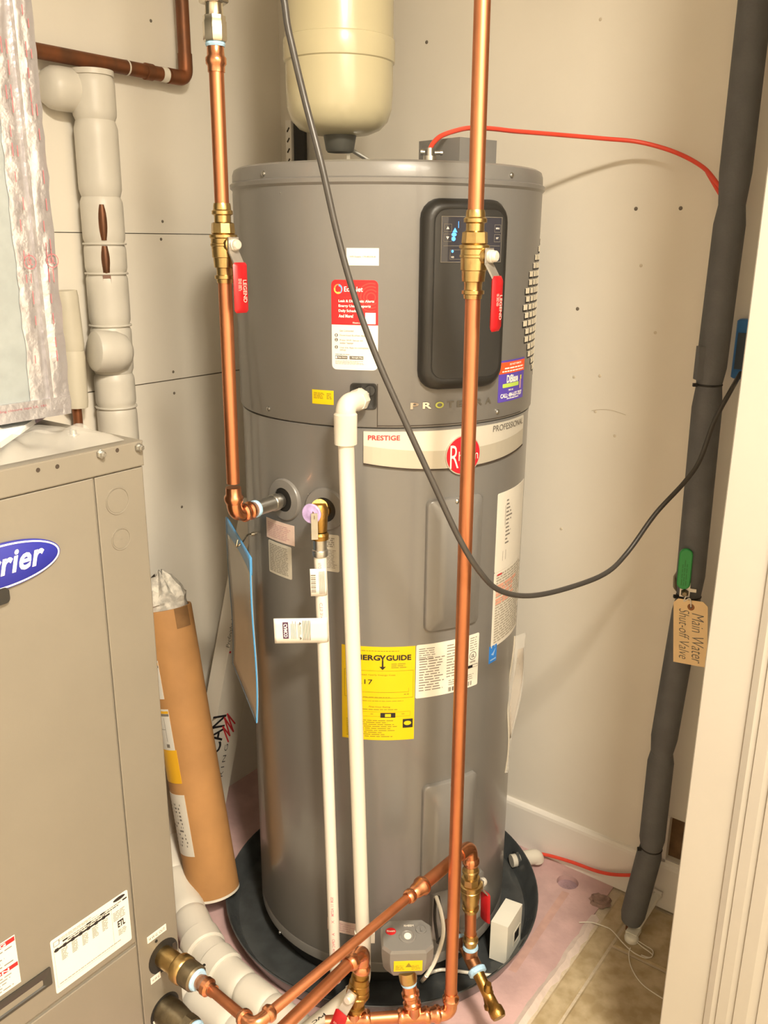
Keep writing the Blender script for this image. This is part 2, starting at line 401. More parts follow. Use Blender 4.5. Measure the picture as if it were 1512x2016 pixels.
# closet side return, casing, header and the hall behind the camera
struct(MB().frange(.80, .90, -.20, WR, 0, 2.5), 'wall_side', M_wall)
struct(MB().frange(.90, 2.3, -.27, -.17, 0, 2.5), 'wall_front', M_hall)
tp = [(.750, -.18), (.750, -.2885), (.7515, -.29), (.8115, -.29), (.813, -.2945), (.822, -.2985), (.829, -.2975), (.8305, -.3015), (.845, -.304), (.853, -.303), (.8545, -.3075), (.872, -.3105), (.884, -.309), (.8855, -.313), (.905, -.3145), (.91, -.312), (.91, -.27), (.80, -.27), (.80, -.18)]
tm = MB(); tm.prism([P(n, d, 0) for n, d in tp], Z*2.499); struct(tm, 'trim_1', M_trim)
struct(MB().frange(2.2, 2.3, -2.9, -.27, 0, 2.5), 'wall_hall_right', M_hall)
struct(MB().frange(-.72, 2.3, -2.9, -2.8, 0, 2.5), 'wall_hall_back', M_hall)
# ================================================================== WATER HEATER
RB, RU = .2825, .2863
CU, CB = cylmap(RU), cylmap(RB)
wh = thing('water_heater', 'tall gray heat pump water heater standing in the round drain pan', 'water heater', (0, 0, .03))
jb = MB(); jb.lathe((0, 0, 0), Z, [(.052, .27), (.052, RB-.003), (.055, RB), (.075, RB), (.078, RB-.0012), (.081, RB), (1.19, RB), (1.2, RB+.001), (1.203, RB-.004)], 96)
jb.build('jacket', M_jack, wh)
MB().lathe((0, 0, 0), Z, [(.012, .262), (.052, .262)], 64).build('base_ring', M_black, wh)
sh = MB(); sh.lathe((0, 0, 0), Z, [(1.2035, .27), (1.2035, RU-.002), (1.206, RU), (1.590, RU), (1.594, RU+.004), (1.600, RU+.0045), (1.6025, RU+.001)], 96)
sh.build('shroud', M_lid, wh)
ld = MB(); ld.lathe((0, 0, 0), Z, [(1.598, .27), (1.601, .2865), (1.616, .2858), (1.624, .283), (1.6275, .277), (1.629, .26), (1.631, .05)], 96)
ld.build('lid', M_lid, wh)
for nm, th in (('jacket_seam', -79.5), ('jacket_seam', -75.5)):
    t = math.radians(th)
    m_ = MB(); quad(m_, cylmap(RB), RB*t-.0014, RB*t+.0014, .06, 1.2, .0012); m_.build(nm, M_lid, wh, False)
    m_ = MB(); quad(m_, cylmap(RU), RU*t-.0014, RU*t+.0014, 1.21, 1.585, .0012); m_.build(nm, M_lid, wh, False)
# panel line beside the condensate recess
m_ = MB(); quad(m_, CU, -.0145, -.0133, 1.205, 1.278, .0006); quad(m_, CU, -.0145, .30, 1.2065, 1.2078, .0006, 16); m_.build('panel_seam', M_seam, wh, False)
def screw(parent, p, nv, r=.004, m=M_zinc, name='screw'):
    MB().lathe(p, nv, [(0, r), (r*.4, r*.95), (r*.75, r*.55), (r*.8, .0004)], 12).build(name, m, parent)
def cylhit(x, y, R):
    r = ray(x, y); a = r.x**2+r.y**2; b = CAM.x*r.x+CAM.y*r.y; c = CAM.x**2+CAM.y**2-R*R
    t = (-b-math.sqrt(max(b*b-a*c, 0)))/a; return CAM+r*t
for x, y in ((519, 342), (1007, 345), (529, 805), (979, 811), (552, 380)):
    p = cylhit(x, y, RU); screw(wh, p, V((p.x, p.y, 0)).normalized(), .0045 if y != 380 else .001)
for x, y in ((551, 1836), (607, 973)):
    p = cylhit(x, y, RB); screw(wh, p, V((p.x, p.y, 0)).normalized(), .0035 if y > 1000 else .0012)
# control panel
u0_, u1_, v0_, v1_ = .052, .2085, 1.268, 1.571
cp = MB(); k = .0
cp.raised(CU, [(rr(u0_, u1_, v0_, v1_, .032, 12), 0), (rr(u0_+.001, u1_-.001, v0_+.001, v1_-.001, .032, 12), .010), (rr(u0_+.006, u1_-.006, v0_+.006, v1_-.006, .029, 12), .018), (rr(u0_+.015, u1_-.012, v0_+.016, v1_-.013, .022, 12), .022), (rr(u0_+.018, u1_-.015, v0_+.019, v1_-.016, .02, 12), .0205)])
cpo = cp.build('control_panel', M_dark, wh, ang=60)
fc = MB(); fc.raised(CU, [(rr(u0_+.0185, u1_-.0155, v0_+.0195, v1_-.0165, .02, 12), .0203), (rr(u0_+.019, u1_-.016, v0_+.02, v1_-.017, .02, 12), .0212)])
fc.build('panel_face', M_dark2, cpo)
SU0, SU1, SV0, SV1 = .080, .186, 1.4735, 1.5435
def frame(mb, mf, a, b, c, d, w, off):
    quad(mb, mf, a, b, c, c+w, off, 8); quad(mb, mf, a, b, d-w, d, off, 8); quad(mb, mf, a, a+w, c, d, off); quad(mb, mf, b-w, b, c, d, off)
m_ = MB(); frame(m_, CU, SU0, SU1, SV0, SV1, .0009, .0225)
for a, c in ((.084, 1.526), (.084, 1.511), (.171, 1.526), (.171, 1.511)): frame(m_, CU, a, a+.0125, c-.006, c+.006, .0006, .0225)
quad(m_, CU, .084, .183, 1.4985, 1.4992, .0225, 6); frame(m_, CU, .0945, .15, 1.478, 1.493, .0006, .0225)
m_.build('screen_border', M_inkg, cpo, False, label='thin pale lines around the display and buttons')
m_ = MB(); quad(m_, CU, SU0+.001, SU1-.001, SV0+.001, SV1-.001, .0217, 10); m_.build('screen', M_screen, cpo, False)
m_ = MB(); 
def tri(mb, mf, u, v, s, off): mb.add([mf(u-s, v-s*.8, off), mf(u+s, v-s*.8, off), mf(u, v+s, off)], [(0, 1, 2)])
tri(m_, CU, .0902, 1.526, .0024, .0226); tri(m_, CU, .0902, 1.511, -.0024, .0226)
text(m_, 'MENU', CU, .1738, .1808, 1.5248, 1.5275, .0226, .01); text(m_, 'SET', CU, .1745, .1798, 1.5098, 1.5125, .0226, .01)
text(m_, 'WIFI', CU, .0965, .101, 1.480, 1.483, .0226)
m_.build('button_print', M_white, cpo, False)
m_ = MB(); tri(m_, CU, .1015, 1.5225, .004, .0227); m_.raised(CU, [(ell(.1003, 1.516, .004, .003, 10), .0222), (ell(.1003, 1.516, .004, .003, 10), .0227)]); m_.raised(CU, [(ell(.0997, 1.5095, .0032, .0035, 10), .0222), (ell(.0997, 1.5095, .0032, .0035, 10), .0227)])
quad(m_, CU, .1067, .1075, 1.526, 1.536, .0227); m_.raised(CU, [(ell(.0985, 1.4905, .0018, .0022, 10), .0222), (ell(.0985, 1.4905, .0018, .0022, 10), .0227)])
m_.build('lit_symbols', M_led, cpo, False, label='glowing blue symbols on the display')
# stickers on the shroud
def sticker(mf, cols, m, parent, name, label=None, t=.0006):
    return MB().raised(mf, [(cols, -.0003), (cols, t)]).build(name, m, parent, label=label)
ec = sticker(CU, rr(-.0915, -.0135, 1.300, 1.445, .008, 8), M_paper, wh, 'app_sticker', 'red and white sticker with app instructions')
m_ = MB()
cols = [c for c in rr(-.0915, -.0135, 1.300, 1.445, .008, 8)]; cols = [(u, 1.3735, h) for u, l, h in cols]
m_.raised(CU, [(cols, .0005), (cols, .0009)]); m_.build('red_field', M_redp, ec)
m_ = MB(); text(m_, 'EcoNet', CU, -.0695, -.0385, 1.4265, 1.4345, .0012, .012)
for i, (s, u) in enumerate((('Leak & Diagnostic Alerts', -.020), ('Energy Usage Reports', -.0255), ('Daily Scheduling', -.040), ('And More!', -.0545))):
    text(m_, s, CU, -.079, u, 1.4085-.0078*i, 1.4138-.0078*i, .0012, .02)
text(m_, 'Rheem.com', CU, -.0550, -.0385, 1.3760, 1.3785, .0012, .0)
quad(m_, CU, -.0345, -.0175, 1.3755, 1.3935, .0012, 3); m_.build('white_print', M_white, ec, False)
m_ = MB(); text(m_, 'Energy Star certified', CU, -.079, -.042, 1.4165, 1.419, .0012, .0)
for r_ in (.006, .011, .016, .021):
    for k in range(40):
        a0 = 2*math.pi*k/40; a1 = 2*math.pi*(k+1)/40
        pts = [(-.025+q*math.cos(a), 1.418+q*math.sin(a)) for a in (a0, a1) for q in (r_, r_+.002)]
        if all(x < -.015 and y < 1.443 for x, y in pts): m_.add([CU(pts[0][0], pts[0][1], .001), CU(pts[1][0], pts[1][1], .001), CU(pts[3][0], pts[3][1], .001), CU(pts[2][0], pts[2][1], .001)], [(0, 1, 2, 3)])
m_.build('pale_red_print', M_redp2, ec, False)
for nm, m, a0, a1 in (('ring_blue', mat('ring_blue', '#6aa6da', .5), -60, 80), ('ring_lime', mat('ring_lime', '#b8c65a', .5), 170, 300), ('ring_orange', mat('ring_orange', '#f08848', .5), 80, 200)):
    m_ = MB()
    for k in range(14):
        b0 = math.radians(a0+(a1-a0)*k/14); b1 = math.radians(a0+(a1-a0)*(k+1)/14); w0 = .0014+.0018*k/14; w1 = .0014+.0018*(k+1)/14
        f = lambda a, q: CU(-.0795+q*math.cos(a), 1.4305+q*1.08*math.sin(a), .0012)
        m_.add([f(b0, .0073-w0), f(b1, .0073-w1), f(b1, .0073), f(b0, .0073)], [(0, 1, 2, 3)])
    m_.build(nm, m, ec, False)
m_ = MB(); text(m_, 'Get Connected', CU, -.0775, -.054, 1.3625, 1.3655, .0011)
for s, u, v in (('Download EcoNet App', -.034, 1.3545), ('Press WiFi Setup on', -.0385, 1.3465), ('water heater', -.054, 1.3425), ('Use the App to complete', -.029, 1.3345), ('setup', -.067, 1.3305)):
    text(m_, s, CU, -.0775, u, v, v+.0034, .0011)
dashes(m_, CU, -.0855, -.034, 1.309, 1.3155, 4, .3); dashes(m_, CU, -.0855, -.056, 1.3245, 1.3262, 1, .5)
m_.build('gray_print', M_inkg, ec, False)
m_ = MB()
for v in (1.3565, 1.349, 1.337): m_.raised(CU, [(ell(-.0835, v, .0028, .0028, 14), .0006), (ell(-.0835, v, .0028, .0028, 14), .0010)])
quad(m_, CU, -.0855, -.0645, 1.3175, 1.323, .001, 2); quad(m_, CU, -.061, -.0375, 1.3175, 1.323, .001, 2); m_.build('black_print', M_inkd, ec, False)
m_ = MB()
for s, v in (('1', 1.3565), ('2', 1.349), ('3', 1.337)): text(m_, s, CU, -.0842, -.0828, v-.0018, v+.0018, .0014, .02)
text(m_, 'App Store', CU, -.081, -.0655, 1.319, 1.3218, .0014); text(m_, 'Google Play', CU, -.0565, -.0385, 1.319, 1.3218, .0014)
m_.raised(CU, [(ell(-.0835, 1.3203, .0014, .0018, 10), .001), (ell(-.0835, 1.3203, .0014, .0018, 10), .0014)]); m_.build('badge_print', M_white, ec, False)
wl_ = sticker(CU, rr(-.0655, -.0127, 1.4675, 1.4945, .0, 6), M_paper, wh, 'white_sticker', 'blank looking white rectangular sticker')
m_ = MB(); text(m_, 'WR Supply: 170-85335-B', CU, -.060, -.018, 1.4795, 1.4825); m_.build('faint_print', M_inkg, wl_, False)
yl = sticker(CU, rr(-.1295, -.0895, 1.2395, 1.2635, 0, 6), M_yel, wh, 'yellow_sticker', 'small yellow sticker beside the drain elbow')
m_ = MB(); dashes(m_, CU, -.1265, -.106, 1.2485, 1.2595, 5, .5); dashes(m_, CU, -.102, -.092, 1.2485, 1.2595, 4, .5); m_.build('fine_print', mat('ink_olive', '#8a7a1c', .6), yl, False)
rc = MB(); rc.raised(CU, [(rr(-.060, -.0148, 1.2345, 1.2785, .006, 8), -.002), (rr(-.060, -.0148, 1.2345, 1.2785, .006, 8), .0015), (rr(-.057, -.0178, 1.2375, 1.2755, .005, 8), .0015), (rr(-.056, -.0188, 1.2385, 1.2745, .005, 8), .0008)])
rco = rc.build('condensate_recess', M_dark, wh)
m_ = MB(); m_.raised(CU, [(ell(-.0262, 1.2668, .0085, .0085, 16), .0005), (ell(-.0262, 1.2668, .008, .008, 16), .005)]); m_.build('screw_cap', M_dark2, rco)
m_ = MB(); quad(m_, CU, -.0274, -.025, 1.2605, 1.2731, .0053); m_.build('cap_slot', M_black, rco, False)
db = sticker(CU, rr(.2175, .3055, 1.2335, 1.3065, .002, 12), M_pur, wh, 'service_sticker', 'purple and orange service company sticker')
m_ = MB(); c_ = rr(.2175, .3055, 1.2835, 1.3035, 0, 12); m_.raised(CU, [(c_, .0005), (c_, .0009)]); m_.build('orange_band', M_org, db)
m_ = MB(); c_ = rr(.229, .283, 1.2585, 1.2655, .002, 10); m_.raised(CU, [(c_, .0005), (c_, .0010)]); m_.build('green_band', M_lime, db)
m_ = MB(); text(m_, 'DiBiase', CU, .240, .2785, 1.2665, 1.2805, .0013, .03); text(m_, 'CALL: 484-637-7037', CU, .2235, .2965, 1.2405, 1.2485, .0013, .03)
text(m_, 'get us', CU, .246, .262, 1.2508, 1.2555, .0013, .02); dashes(m_, CU, .243, .284, 1.2372, 1.2395, 1, .8, ragged=0)
text(m_, 'DO NOT REMOVE', CU, .2475, .289, 1.2972, 1.3008, .0013, .02); dashes(m_, CU, .233, .299, 1.2905, 1.2945, 1, .6, ragged=0); dashes(m_, CU, .226, .30, 1.2855, 1.289, 1, .6, ragged=0)
m_.build('white_print', M_white, db, False)
m_ = MB(); quad(m_, CU, .288, .293, 1.2685, 1.276, .0012); m_.build('yellow_mark', mat('mark_yellow', '#dcd64a', .5), db, False)
m_ = MB(); quad(m_, CU, .2865, .292, 1.252, 1.268, .0011); m_.build('gray_mark', M_inkp, db, False)
# badge letters under the panel
for s, a, b, m in (('P', .0415, .0555, M_chrome), ('R', .0625, .078, M_chrome), ('O', .0845, .1, mat('badge_green', '#b4b85a', .35, .4)), ('T', .106, .119, M_grayl), ('E', .1245, .137, M_grayl), ('R', .1425, .156, M_grayl), ('R', .1635, .178, M_grayl), ('A', .1845, .199, M_grayl)):
    m_ = MB(); text(m_, s, CU, a, b, 1.2355, 1.2465, .0016, .03); m_.build('badge_letter', m, wh, False)
# brand plate
bp = MB(); cols = []
for i in range(25):
    u = -.0372+.357*i/24; x = (u-.142)/.179; cols.append((u, 1.1415-.0135*max(0, 1-x*x), 1.1965))
bp.raised(CB, [(cols, -.001), (cols, .0028)]); bpo = bp.build('brand_plate', M_silv, wh, label='silver curved nameplate band')
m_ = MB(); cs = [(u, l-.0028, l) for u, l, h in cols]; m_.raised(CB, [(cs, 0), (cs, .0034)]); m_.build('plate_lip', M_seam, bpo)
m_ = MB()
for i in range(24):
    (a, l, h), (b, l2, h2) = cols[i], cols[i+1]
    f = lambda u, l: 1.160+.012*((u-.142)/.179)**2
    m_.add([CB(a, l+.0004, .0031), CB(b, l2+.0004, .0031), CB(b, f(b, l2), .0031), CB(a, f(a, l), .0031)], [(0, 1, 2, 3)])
m_.build('plate_sweep', M_silv2, bpo, False, label='darker lower sweep of the plate')  # darker silver tone along the lower part of the plate
m_ = MB(); text(m_, 'PRESTIGE', CB, -.0295, .0245, 1.182, 1.1905, .0038, .02); m_.build('red_lettering', M_inkr, bpo, False)
m_ = MB(); text(m_, 'PROFESSIONAL', CB, .2065, .312, 1.1825, 1.1935, .0038, .0); m_.build('gray_lettering', M_inkd, bpo, False)
m_ = MB(); m_.raised(CB, [(ell(.140, 1.150, .0355, .0355, 28), .002), (ell(.140, 1.150, .0355, .0355, 28), .0048)]); m_.build('logo_rim', M_silv2, bpo)
m_ = MB(); m_.raised(CB, [(ell(.140, 1.150, .0335, .0335, 28), .0045), (ell(.140, 1.150, .0335, .0335, 28), .0056)]); m_.build('logo_disc', mat('logo_red', '#b8202e', .35), bpo, label='red round logo disc')
m_ = MB(); text(m_, 'R', CB, .1125, .129, 1.128, 1.169, .0068, -.006); text(m_, 'heem', CB, .129, .169, 1.1405, 1.157, .0068, -.006); m_.build('logo_lettering', M_paper2, bpo, False)
# element access covers
for nm, a, b, c, d in (('element_cover', .0725, .1870, .8225, 1.0745), ('element_cover', .0770, .2015, .2400, .4970)):
    q = MB(); q.raised(CB, [(rr(a, b, c, d, .012, 12), -.001), (rr(a+.001, b-.001, c+.001, d-.001, .012, 12), .006), (rr(a+.004, b-.004, c+.004, d-.004, .010, 12), .0085), (rr(a+.016, b-.010, c+.02, d-.024, .02, 12), .0085), (rr(a+.020, b-.014, c+.024, d-.03, .02, 12), .0125)])
    eo = q.build(nm, M_jack, wh, ang=60)
    p = CB((a+b)/2-.002, d-.006, .0085); screw(eo, p, V((p.x, p.y, 0)).normalized(), .0042)
# energy label
eg = sticker(CB, rr(-.0787, .0584, .6020, .7955, 0, 10), M_yel, wh, 'energy_label', 'yellow energy guide label')
m_ = MB(); text(m_, 'ENERG', CB, -.0615, -.0065, .7685, .7795, .0016, .03); text(m_, 'Y', CB, -.0075, .0035, .763, .7795, .0016, .03); text(m_, 'GUIDE', CB, .0045, .0505, .7685, .7795, .0016, .03)
quad(m_, CB, -.0035, -.0005, .754, .768, .0014); m_.add([CB(-.008, .756, .0014), CB(.004, .756, .0014), CB(-.002, .7495, .0014)], [(0, 1, 2)])
text(m_, '$217', CB, -.058, -.0205, .718, .7295, .0016, .0); m_.build('black_print', M_ink, eg, False)
M_olive = mat('ink_olive', '#8a7a1c', .6)
m_ = MB(); frame(m_, CB, -.0735, .0555, .691, .7475, .0006, .0011); dashes(m_, CB, .014, .0445, .752, .763, 3, .4); dashes(m_, CB, -.06, .05, .786, .7885, 1, .5)
text(m_, 'Estimated Yearly Energy Cost', CB, -.056, .022, .7365, .7405, .0012); text(m_, 'First Hour Rating', CB, -.027, .0125, .6705, .6745, .0012, .01)
quad(m_, CB, -.06, .047, .7028, .7034, .0012, 6); quad(m_, CB, .0465, .047, .7034, .711, .0012); dashes(m_, CB, .038, .0475, .697, .6995, 1, .6, ragged=0); dashes(m_, CB, -.05, .012, .6915, .694, 1, .4, ragged=0); dashes(m_, CB, -.06, .044, .6835, .686, 1, .4)
dashes(m_, CB, -.046, .026, .6655, .6685, 1, .5, ragged=0); frame(m_, CB, -.046, .0505, .6525, .6625, .0004, .0011); dashes(m_, CB, -.024, -.018, .6565, .6585, 1, .6); dashes(m_, CB, .034, .041, .6565, .6585, 1, .6)
dashes(m_, CB, -.07, .030, .608, .646, 9, .35, ragged=.5); m_.build('olive_print', M_olive, eg, False)
m_ = MB(); quad(m_, CB, -.0055, .0225, .6505, .6605, .0014, 2); quad(m_, CB, .0365, .0555, .628, .6465, .0014, 2); m_.build('black_block', M_ink, eg, False)
m_ = MB(); quad(m_, CB, .003, .014, .652, .6585, .0017); m_.raised(CB, [(ell(.0455, .638, .007, .0045, 12), .0014), (ell(.0455, .638, .007, .0045, 12), .0017)]); m_.build('yellow_block', M_yel, eg, False)
# rating label
rl = sticker(CB, rr(.0600, .1960, .6870, .7965, .003, 10), M_paper2, wh, 'rating_label', 'white rating label with fine print')
m_ = MB(); dashes(m_, CB, .0650, .1, .764, .790, 6, .35); dashes(m_, CB, .066, .118, .700, .770, 13, .35); dashes(m_, CB, .121, .15, .72, .79, 12, .3); dashes(m_, CB, .173, .192, .762, .792, 6, .3); dashes(m_, CB, .126, .19, .703, .716, 3, .3)
m_.build('fine_print', M_inkg, rl, False)
m_ = MB()
for k in range(26):
    if k % 5 != 3: quad(m_, CB, .1255+k*.0021, .1255+k*.0021+(.0013 if k % 3 else .0007), .691, .700, .0012)
quad(m_, CB, .168, .194, .7275, .7335, .0012, 2)
for k in range(24):
    a0, a1 = 2*math.pi*k/24, 2*math.pi*(k+1)/24; f = lambda a, q: CB(.181+q*math.cos(a), .7525+q*math.sin(a), .0012)
    m_.add([f(a0, .0075), f(a1, .0075), f(a1, .0085), f(a0, .0085)], [(0, 1, 2, 3)])
text(m_, 'UL', CB, .177, .185, .749, .756, .0012, .02); text(m_, 'LISTED', CB, .1745, .188, .7385, .7415, .0012, .01); m_.build('black_print', M_ink, rl, False)
m_ = MB(); quad(m_, CB, .181, .1932, .7283, .7327, .0014); m_.build('white_block', M_paper2, rl, False)
# right hand instruction labels
r1 = sticker(CB, rr(.2335, .368, .906, 1.062, .003, 12), M_paper2, wh, 'instruction_label', 'tall white wiring instruction label')
m_ = MB(); dashes(m_, CB, .2645, .290, .955, 1.047, 12, .4, rot=0, ragged=.7); quad(m_, CB, .2605, .2615, .995, 1.035, .0012); quad(m_, CB, .2575, .2583, .925, .945, .0012); quad(m_, CB, .2685, .2697, .925, .945, .0012); m_.build('fine_print', M_inkg, r1, False)
r2 = sticker(CB, rr(.2335, .368, .7500, .9055, .002, 12), M_paper2, wh, 'warning_label', 'gray printed warning label under the wiring label')
m_ = MB(); dashes(m_, CB, .240, .365, .757, .902, 26, .62, ragged=.12); m_.build('gray_print', mat('ink_taupe', '#aaa292', .6), r2, False)
m_ = MB(); dashes(m_, CB, .240, .33, .855, .88, 3, .8, ragged=.3, off=.0013); dashes(m_, CB, .240, .32, .838, .852, 2, .8, ragged=.3, off=.0013); m_.build('red_print', mat('ink_salmon', '#d9a08a', .6), r2, False)
m_ = MB(); quad(m_, CB, .242, .258, .898, .9015, .0014); m_.build('red_bar', M_inkr, r2, False)
es = sticker(CB, rr(.2285, .2535, .7185, .7545, 0, 4), M_blue, wh, 'efficiency_sticker', 'small blue star efficiency sticker')
m_ = MB(); m_.add([CB(.233, .737, .0012), CB(.2395, .740, .0012), CB(.249, .748, .0012), CB(.2415, .733, .0012)], [(0, 1, 2, 3)]); quad(m_, CB, .231, .2505, .7235, .7265, .0012); m_.build('white_print', mat('sticker_paleblue', '#8fb8e6', .5), es, False)
# left hand labels
pk = sticker(CB, rr(-.2555, -.1755, .9705, 1.0095, 0, 8), M_labp, wh, 'pink_label', 'faded pink label under the water nipple')
m_ = MB(); dashes(m_, CB, -.249, -.182, .975, 1.004, 8, .35); m_.build('fine_print', M_inkp, pk, False)
gy = sticker(CB, rr(-.2505, -.184, .9025, .9665, .003, 8), M_labg, wh, 'gray_label', 'gray print label under the pink label')
m_ = MB(); dashes(m_, CB, -.246, -.192, .907, .962, 16, .5, ragged=.1); m_.build('fine_print', mat('ink_taupe2', '#8f897e', .6), gy, False)
g2 = sticker(CB, rr(-.122, -.082, .936, 1.006, .003, 6), M_labg, wh, 'gray_label', 'gray print label behind the relief pipe')
m_ = MB(); dashes(m_, CB, -.116, -.086, .942, .978, 12, .4); dashes(m_, CB, -.110, -.09, .982, 1.001, 5, .6); m_.build('fine_print', mat('ink_taupe2', '#8f897e', .6), g2, False)
st = sticker(CB, rr(-.115, -.045, .143, .172, 0, 8), M_labp, wh, 'pink_strip_label', 'pale strip label near the bottom')
m_ = MB(); dashes(m_, CB, -.112, -.05, .147, .168, 4, .3); m_.build('fine_print', M_inkp, st, False)
# outlet flanges
for nm, u, v in (('pipe_flange', -.1975, 1.056), ('pipe_flange', -.108, 1.052)):
    p = CB(u, v, 0); nv = V((p.x, p.y, 0)).normalized()
    q = MB(); q.lathe(p-nv*.008, nv, [(0, .0395), (.010, .0392), (.0125, .037), (.0135, .030), (.0138, .0225), (.008, .0215)], 36, cap=False); q.build(nm, M_lid, wh)
    q = MB(); q.lathe(p-nv*.004, nv, [(0, .001), (.008, .0005), (.008, .022)], 24, cap=False); q.build('flange_hole', M_black, wh)
# side louvre cells
cell = MB(); cell.obox((0, 0, 0), V((1, 0, 0)), V((0, 1, 0)), Z, .0165, .002, .0092)
cell.cur = 1; cell.obox((-.0022, .0006, -.0018), V((1, 0, 0)), V((0, 1, 0)), Z, .0185, .0020, .0112)  # black offset plate stands in for the shadow along each cell's edges
cm = None; rnd = random.Random(5)
for i in range(18):
    z = 1.538-.0142*i; x = (z-1.418)/.124
    if abs(x) >= 1: continue
    span = 31*math.sqrt(1-x*x); th0 = 90.5-span; k = 0
    th = th0+(1.6 if i % 2 else 0)
    while th < 100:
        if cm is None:
            o = cell.build('louver_cell', [M_cell, M_black], wh, False); cm = o.data
        else:
            o = bpy.data.objects.new('louver_cell', cm); COL.objects.link(o); o.parent = wh
        t = math.radians(th); p = V((RU*math.sin(t), -RU*math.cos(t), z)) - ROOTLOC[wh.name]
        o.location = p; o.rotation_euler = (0, 0, t)
        th += 4.9
# top cover and cable clamp
tb = MB(); a = V((.119, -.180, 0)); b = V((.054, -.108, 0)); c_ = V((.186, -.128, 0)); d_ = b+c_-a
tb.hexa([p+Z*1.628 for p in (a, c_, d_, b)] + [p+Z*1.6705 for p in (a, c_, d_, b)]); tbo = tb.build('junction_cover', M_lid, wh, False)
cc = atY(846, 302, -.215)
q = MB(); q.lathe(cc+Z*-.012, Z, [(0, .011), (.008, .011), (.008, .007), (.02, .0065)], 16); q.lathe(cc+V((.008, 0, .001)), V((1, 0, 0)), [(0, .003), (.009, .003), (.009, .0042), (.013, .0038)], 10); q.lathe(cc+V((-.008, 0, .002)), V((-1, 0, 0)), [(0, .003), (.003, .003), (.003, .0048), (.007, .0044)], 10); q.build('cable_clamp', M_zinc, wh)
# lower wiring loop
q = MB(); q.tube(spline([atY(862, 1765, -.30), atY(868, 1800, -.31), atY(874, 1835, -.325), atY(862, 1856, -.325)]), .004, 8); q.tube(spline([atY(857, 1768, -.30), atY(856, 1810, -.31), atY(862, 1852, -.325)]), .003, 8); q.build('sensor_lead', M_black, wh)
q = MB(); q.raised(CB, [(rr(.10, .235, .125, .245, .01, 10), 0), (rr(.102, .233, .127, .243, .01, 10), .010), (rr(.106, .229, .131, .239, .008, 10), .012)]); q.build('lower_cover', M_jack, wh)
# ================================================================== DRAIN PAN
RP = .366
pan = thing('drain_pan', 'round black plastic drain pan under the gray water heater', 'drain pan', (0, 0, 0))
q = MB(); q.lathe((0, 0, 0), Z, [(.0015, .0), (.0015, .345), (.010, .350), (.046, .3655), (.052, .3675), (.053, .3655), (.0505, .3615), (.014, .345), (.008, .338), (.008, .318), (.0055, .312), (.0055, .0)], 96, cap=False)
q.build('pan_body', M_pan, pan)
t = math.atan2(.300, -.10)
fp = atz(1012, 1692, .033); dv = V((fp.x, fp.y, 0)).normalized(); fp = dv*.352+Z*.030
q = MB(); q.lathe(fp-dv*.016, dv, [(0, .0115), (0, .0158), (.014, .0158), (.014, .0175), (.020, .0175)], 20); q.lathe(fp-dv*.0161, dv, [(0, .001), (.0002, .0113)], 20, cap=False); q.build('drain_fitting', M_pvc, pan, label='white threaded drain fitting in pan wall')
MB().lathe(fp-dv*.004, dv, [(0, .023), (.006, .023)], 6).build('fitting_nut', M_pan, pan)
q = MB(); e0 = fp+dv*.014; e1 = e0+dv*.026; q.tube([e0, e1] + bend(e1, e1+dv*.014, e1+dv*.014-Z*.03, .012)[1:] , .0185, 18); q.build('drain_elbow', M_pvc, pan, label='white elbow outside the pan wall')
# ================================================================== EXPANSION TANK
tc_ = V((-.0925, .085, 0))
et = thing('expansion_tank', 'cream expansion tank hanging above the gray water heater', 'tank', (tc_.x, tc_.y, 1.675))
zA = atY(675, 102, -.0165).z; zB = atY(675, 58, -.0165).z
q = MB(); R_ = .1015
pf = [(1.698, .001), (1.6985, .03), (1.702, .058), (1.710, .078), (1.724, .092), (1.745, .0995), (1.775, R_), (zA-.003, R_), (zA-.001, R_+.0028), (zA+.003, R_+.0034), (zB-.003, R_+.0034), (zB+.001, R_+.0028), (zB+.003, R_), (2.10, R_), (2.16, .092), (2.20, .06), (2.21, .001)]
q.lathe((tc_.x, tc_.y, 0), Z, pf, 64); q.build('tank_body', M_tank, et)
q = MB(); q.lathe((tc_.x, tc_.y, 0), Z, [(1.668, .001), (1.669, .024), (1.673, .027), (1.700, .032)], 32); q.build('valve_cap', M_tcap, et, label='dark gray plastic valve cap under the tank')
q = MB(); q.lathe((tc_.x, tc_.y, 0), Z, [(2.205, .012), (2.50, .012)], 16); q.build('tank_nipple', M_brass, et)
br = thing('wall_bracket', 'pale slotted shelf upright with black bar behind the expansion tank', 'bracket', tuple(atd(572, 290, .36)))
pa = atd(572, 318, .355); q = MB()
q.obox(V((pa.x, pa.y, 1.675)), N, D, Z, .018, .012, .23); q.build('upright', M_base, br, False)
for k in range(8):
    z = 1.60+k*.024; MB().obox(V((pa.x, pa.y, z))-D*.0062, (N*.6+Z*.8).normalized(), D, (Z*.6-N*.8).normalized(), .012, .001, .004).build('slot', M_seam, br, False)
pb = atd(590, 318, .355); q = MB(); q.obox(V((pb.x, pb.y, 1.675))+D*.004, N, D, Z, .034, .010, .23); q.build('black_bar', M_black, br, False)
b2 = thing('angle_brace', 'small gray metal angle brace behind the tank cap', 'bracket', tuple(atY(700, 310, .12)))
q = MB(); q.obox(atY(686, 300, .12), V((1, 0, 0)), V((0, 1, 0)), Z, .006, .02, .05); q.build('brace_leg', M_zinc, b2, False)
q = MB(); q.tube([atY(688, 293, .12), atY(730, 318, .12)], .004, 8); q.build('brace_strut', M_zinc, b2)
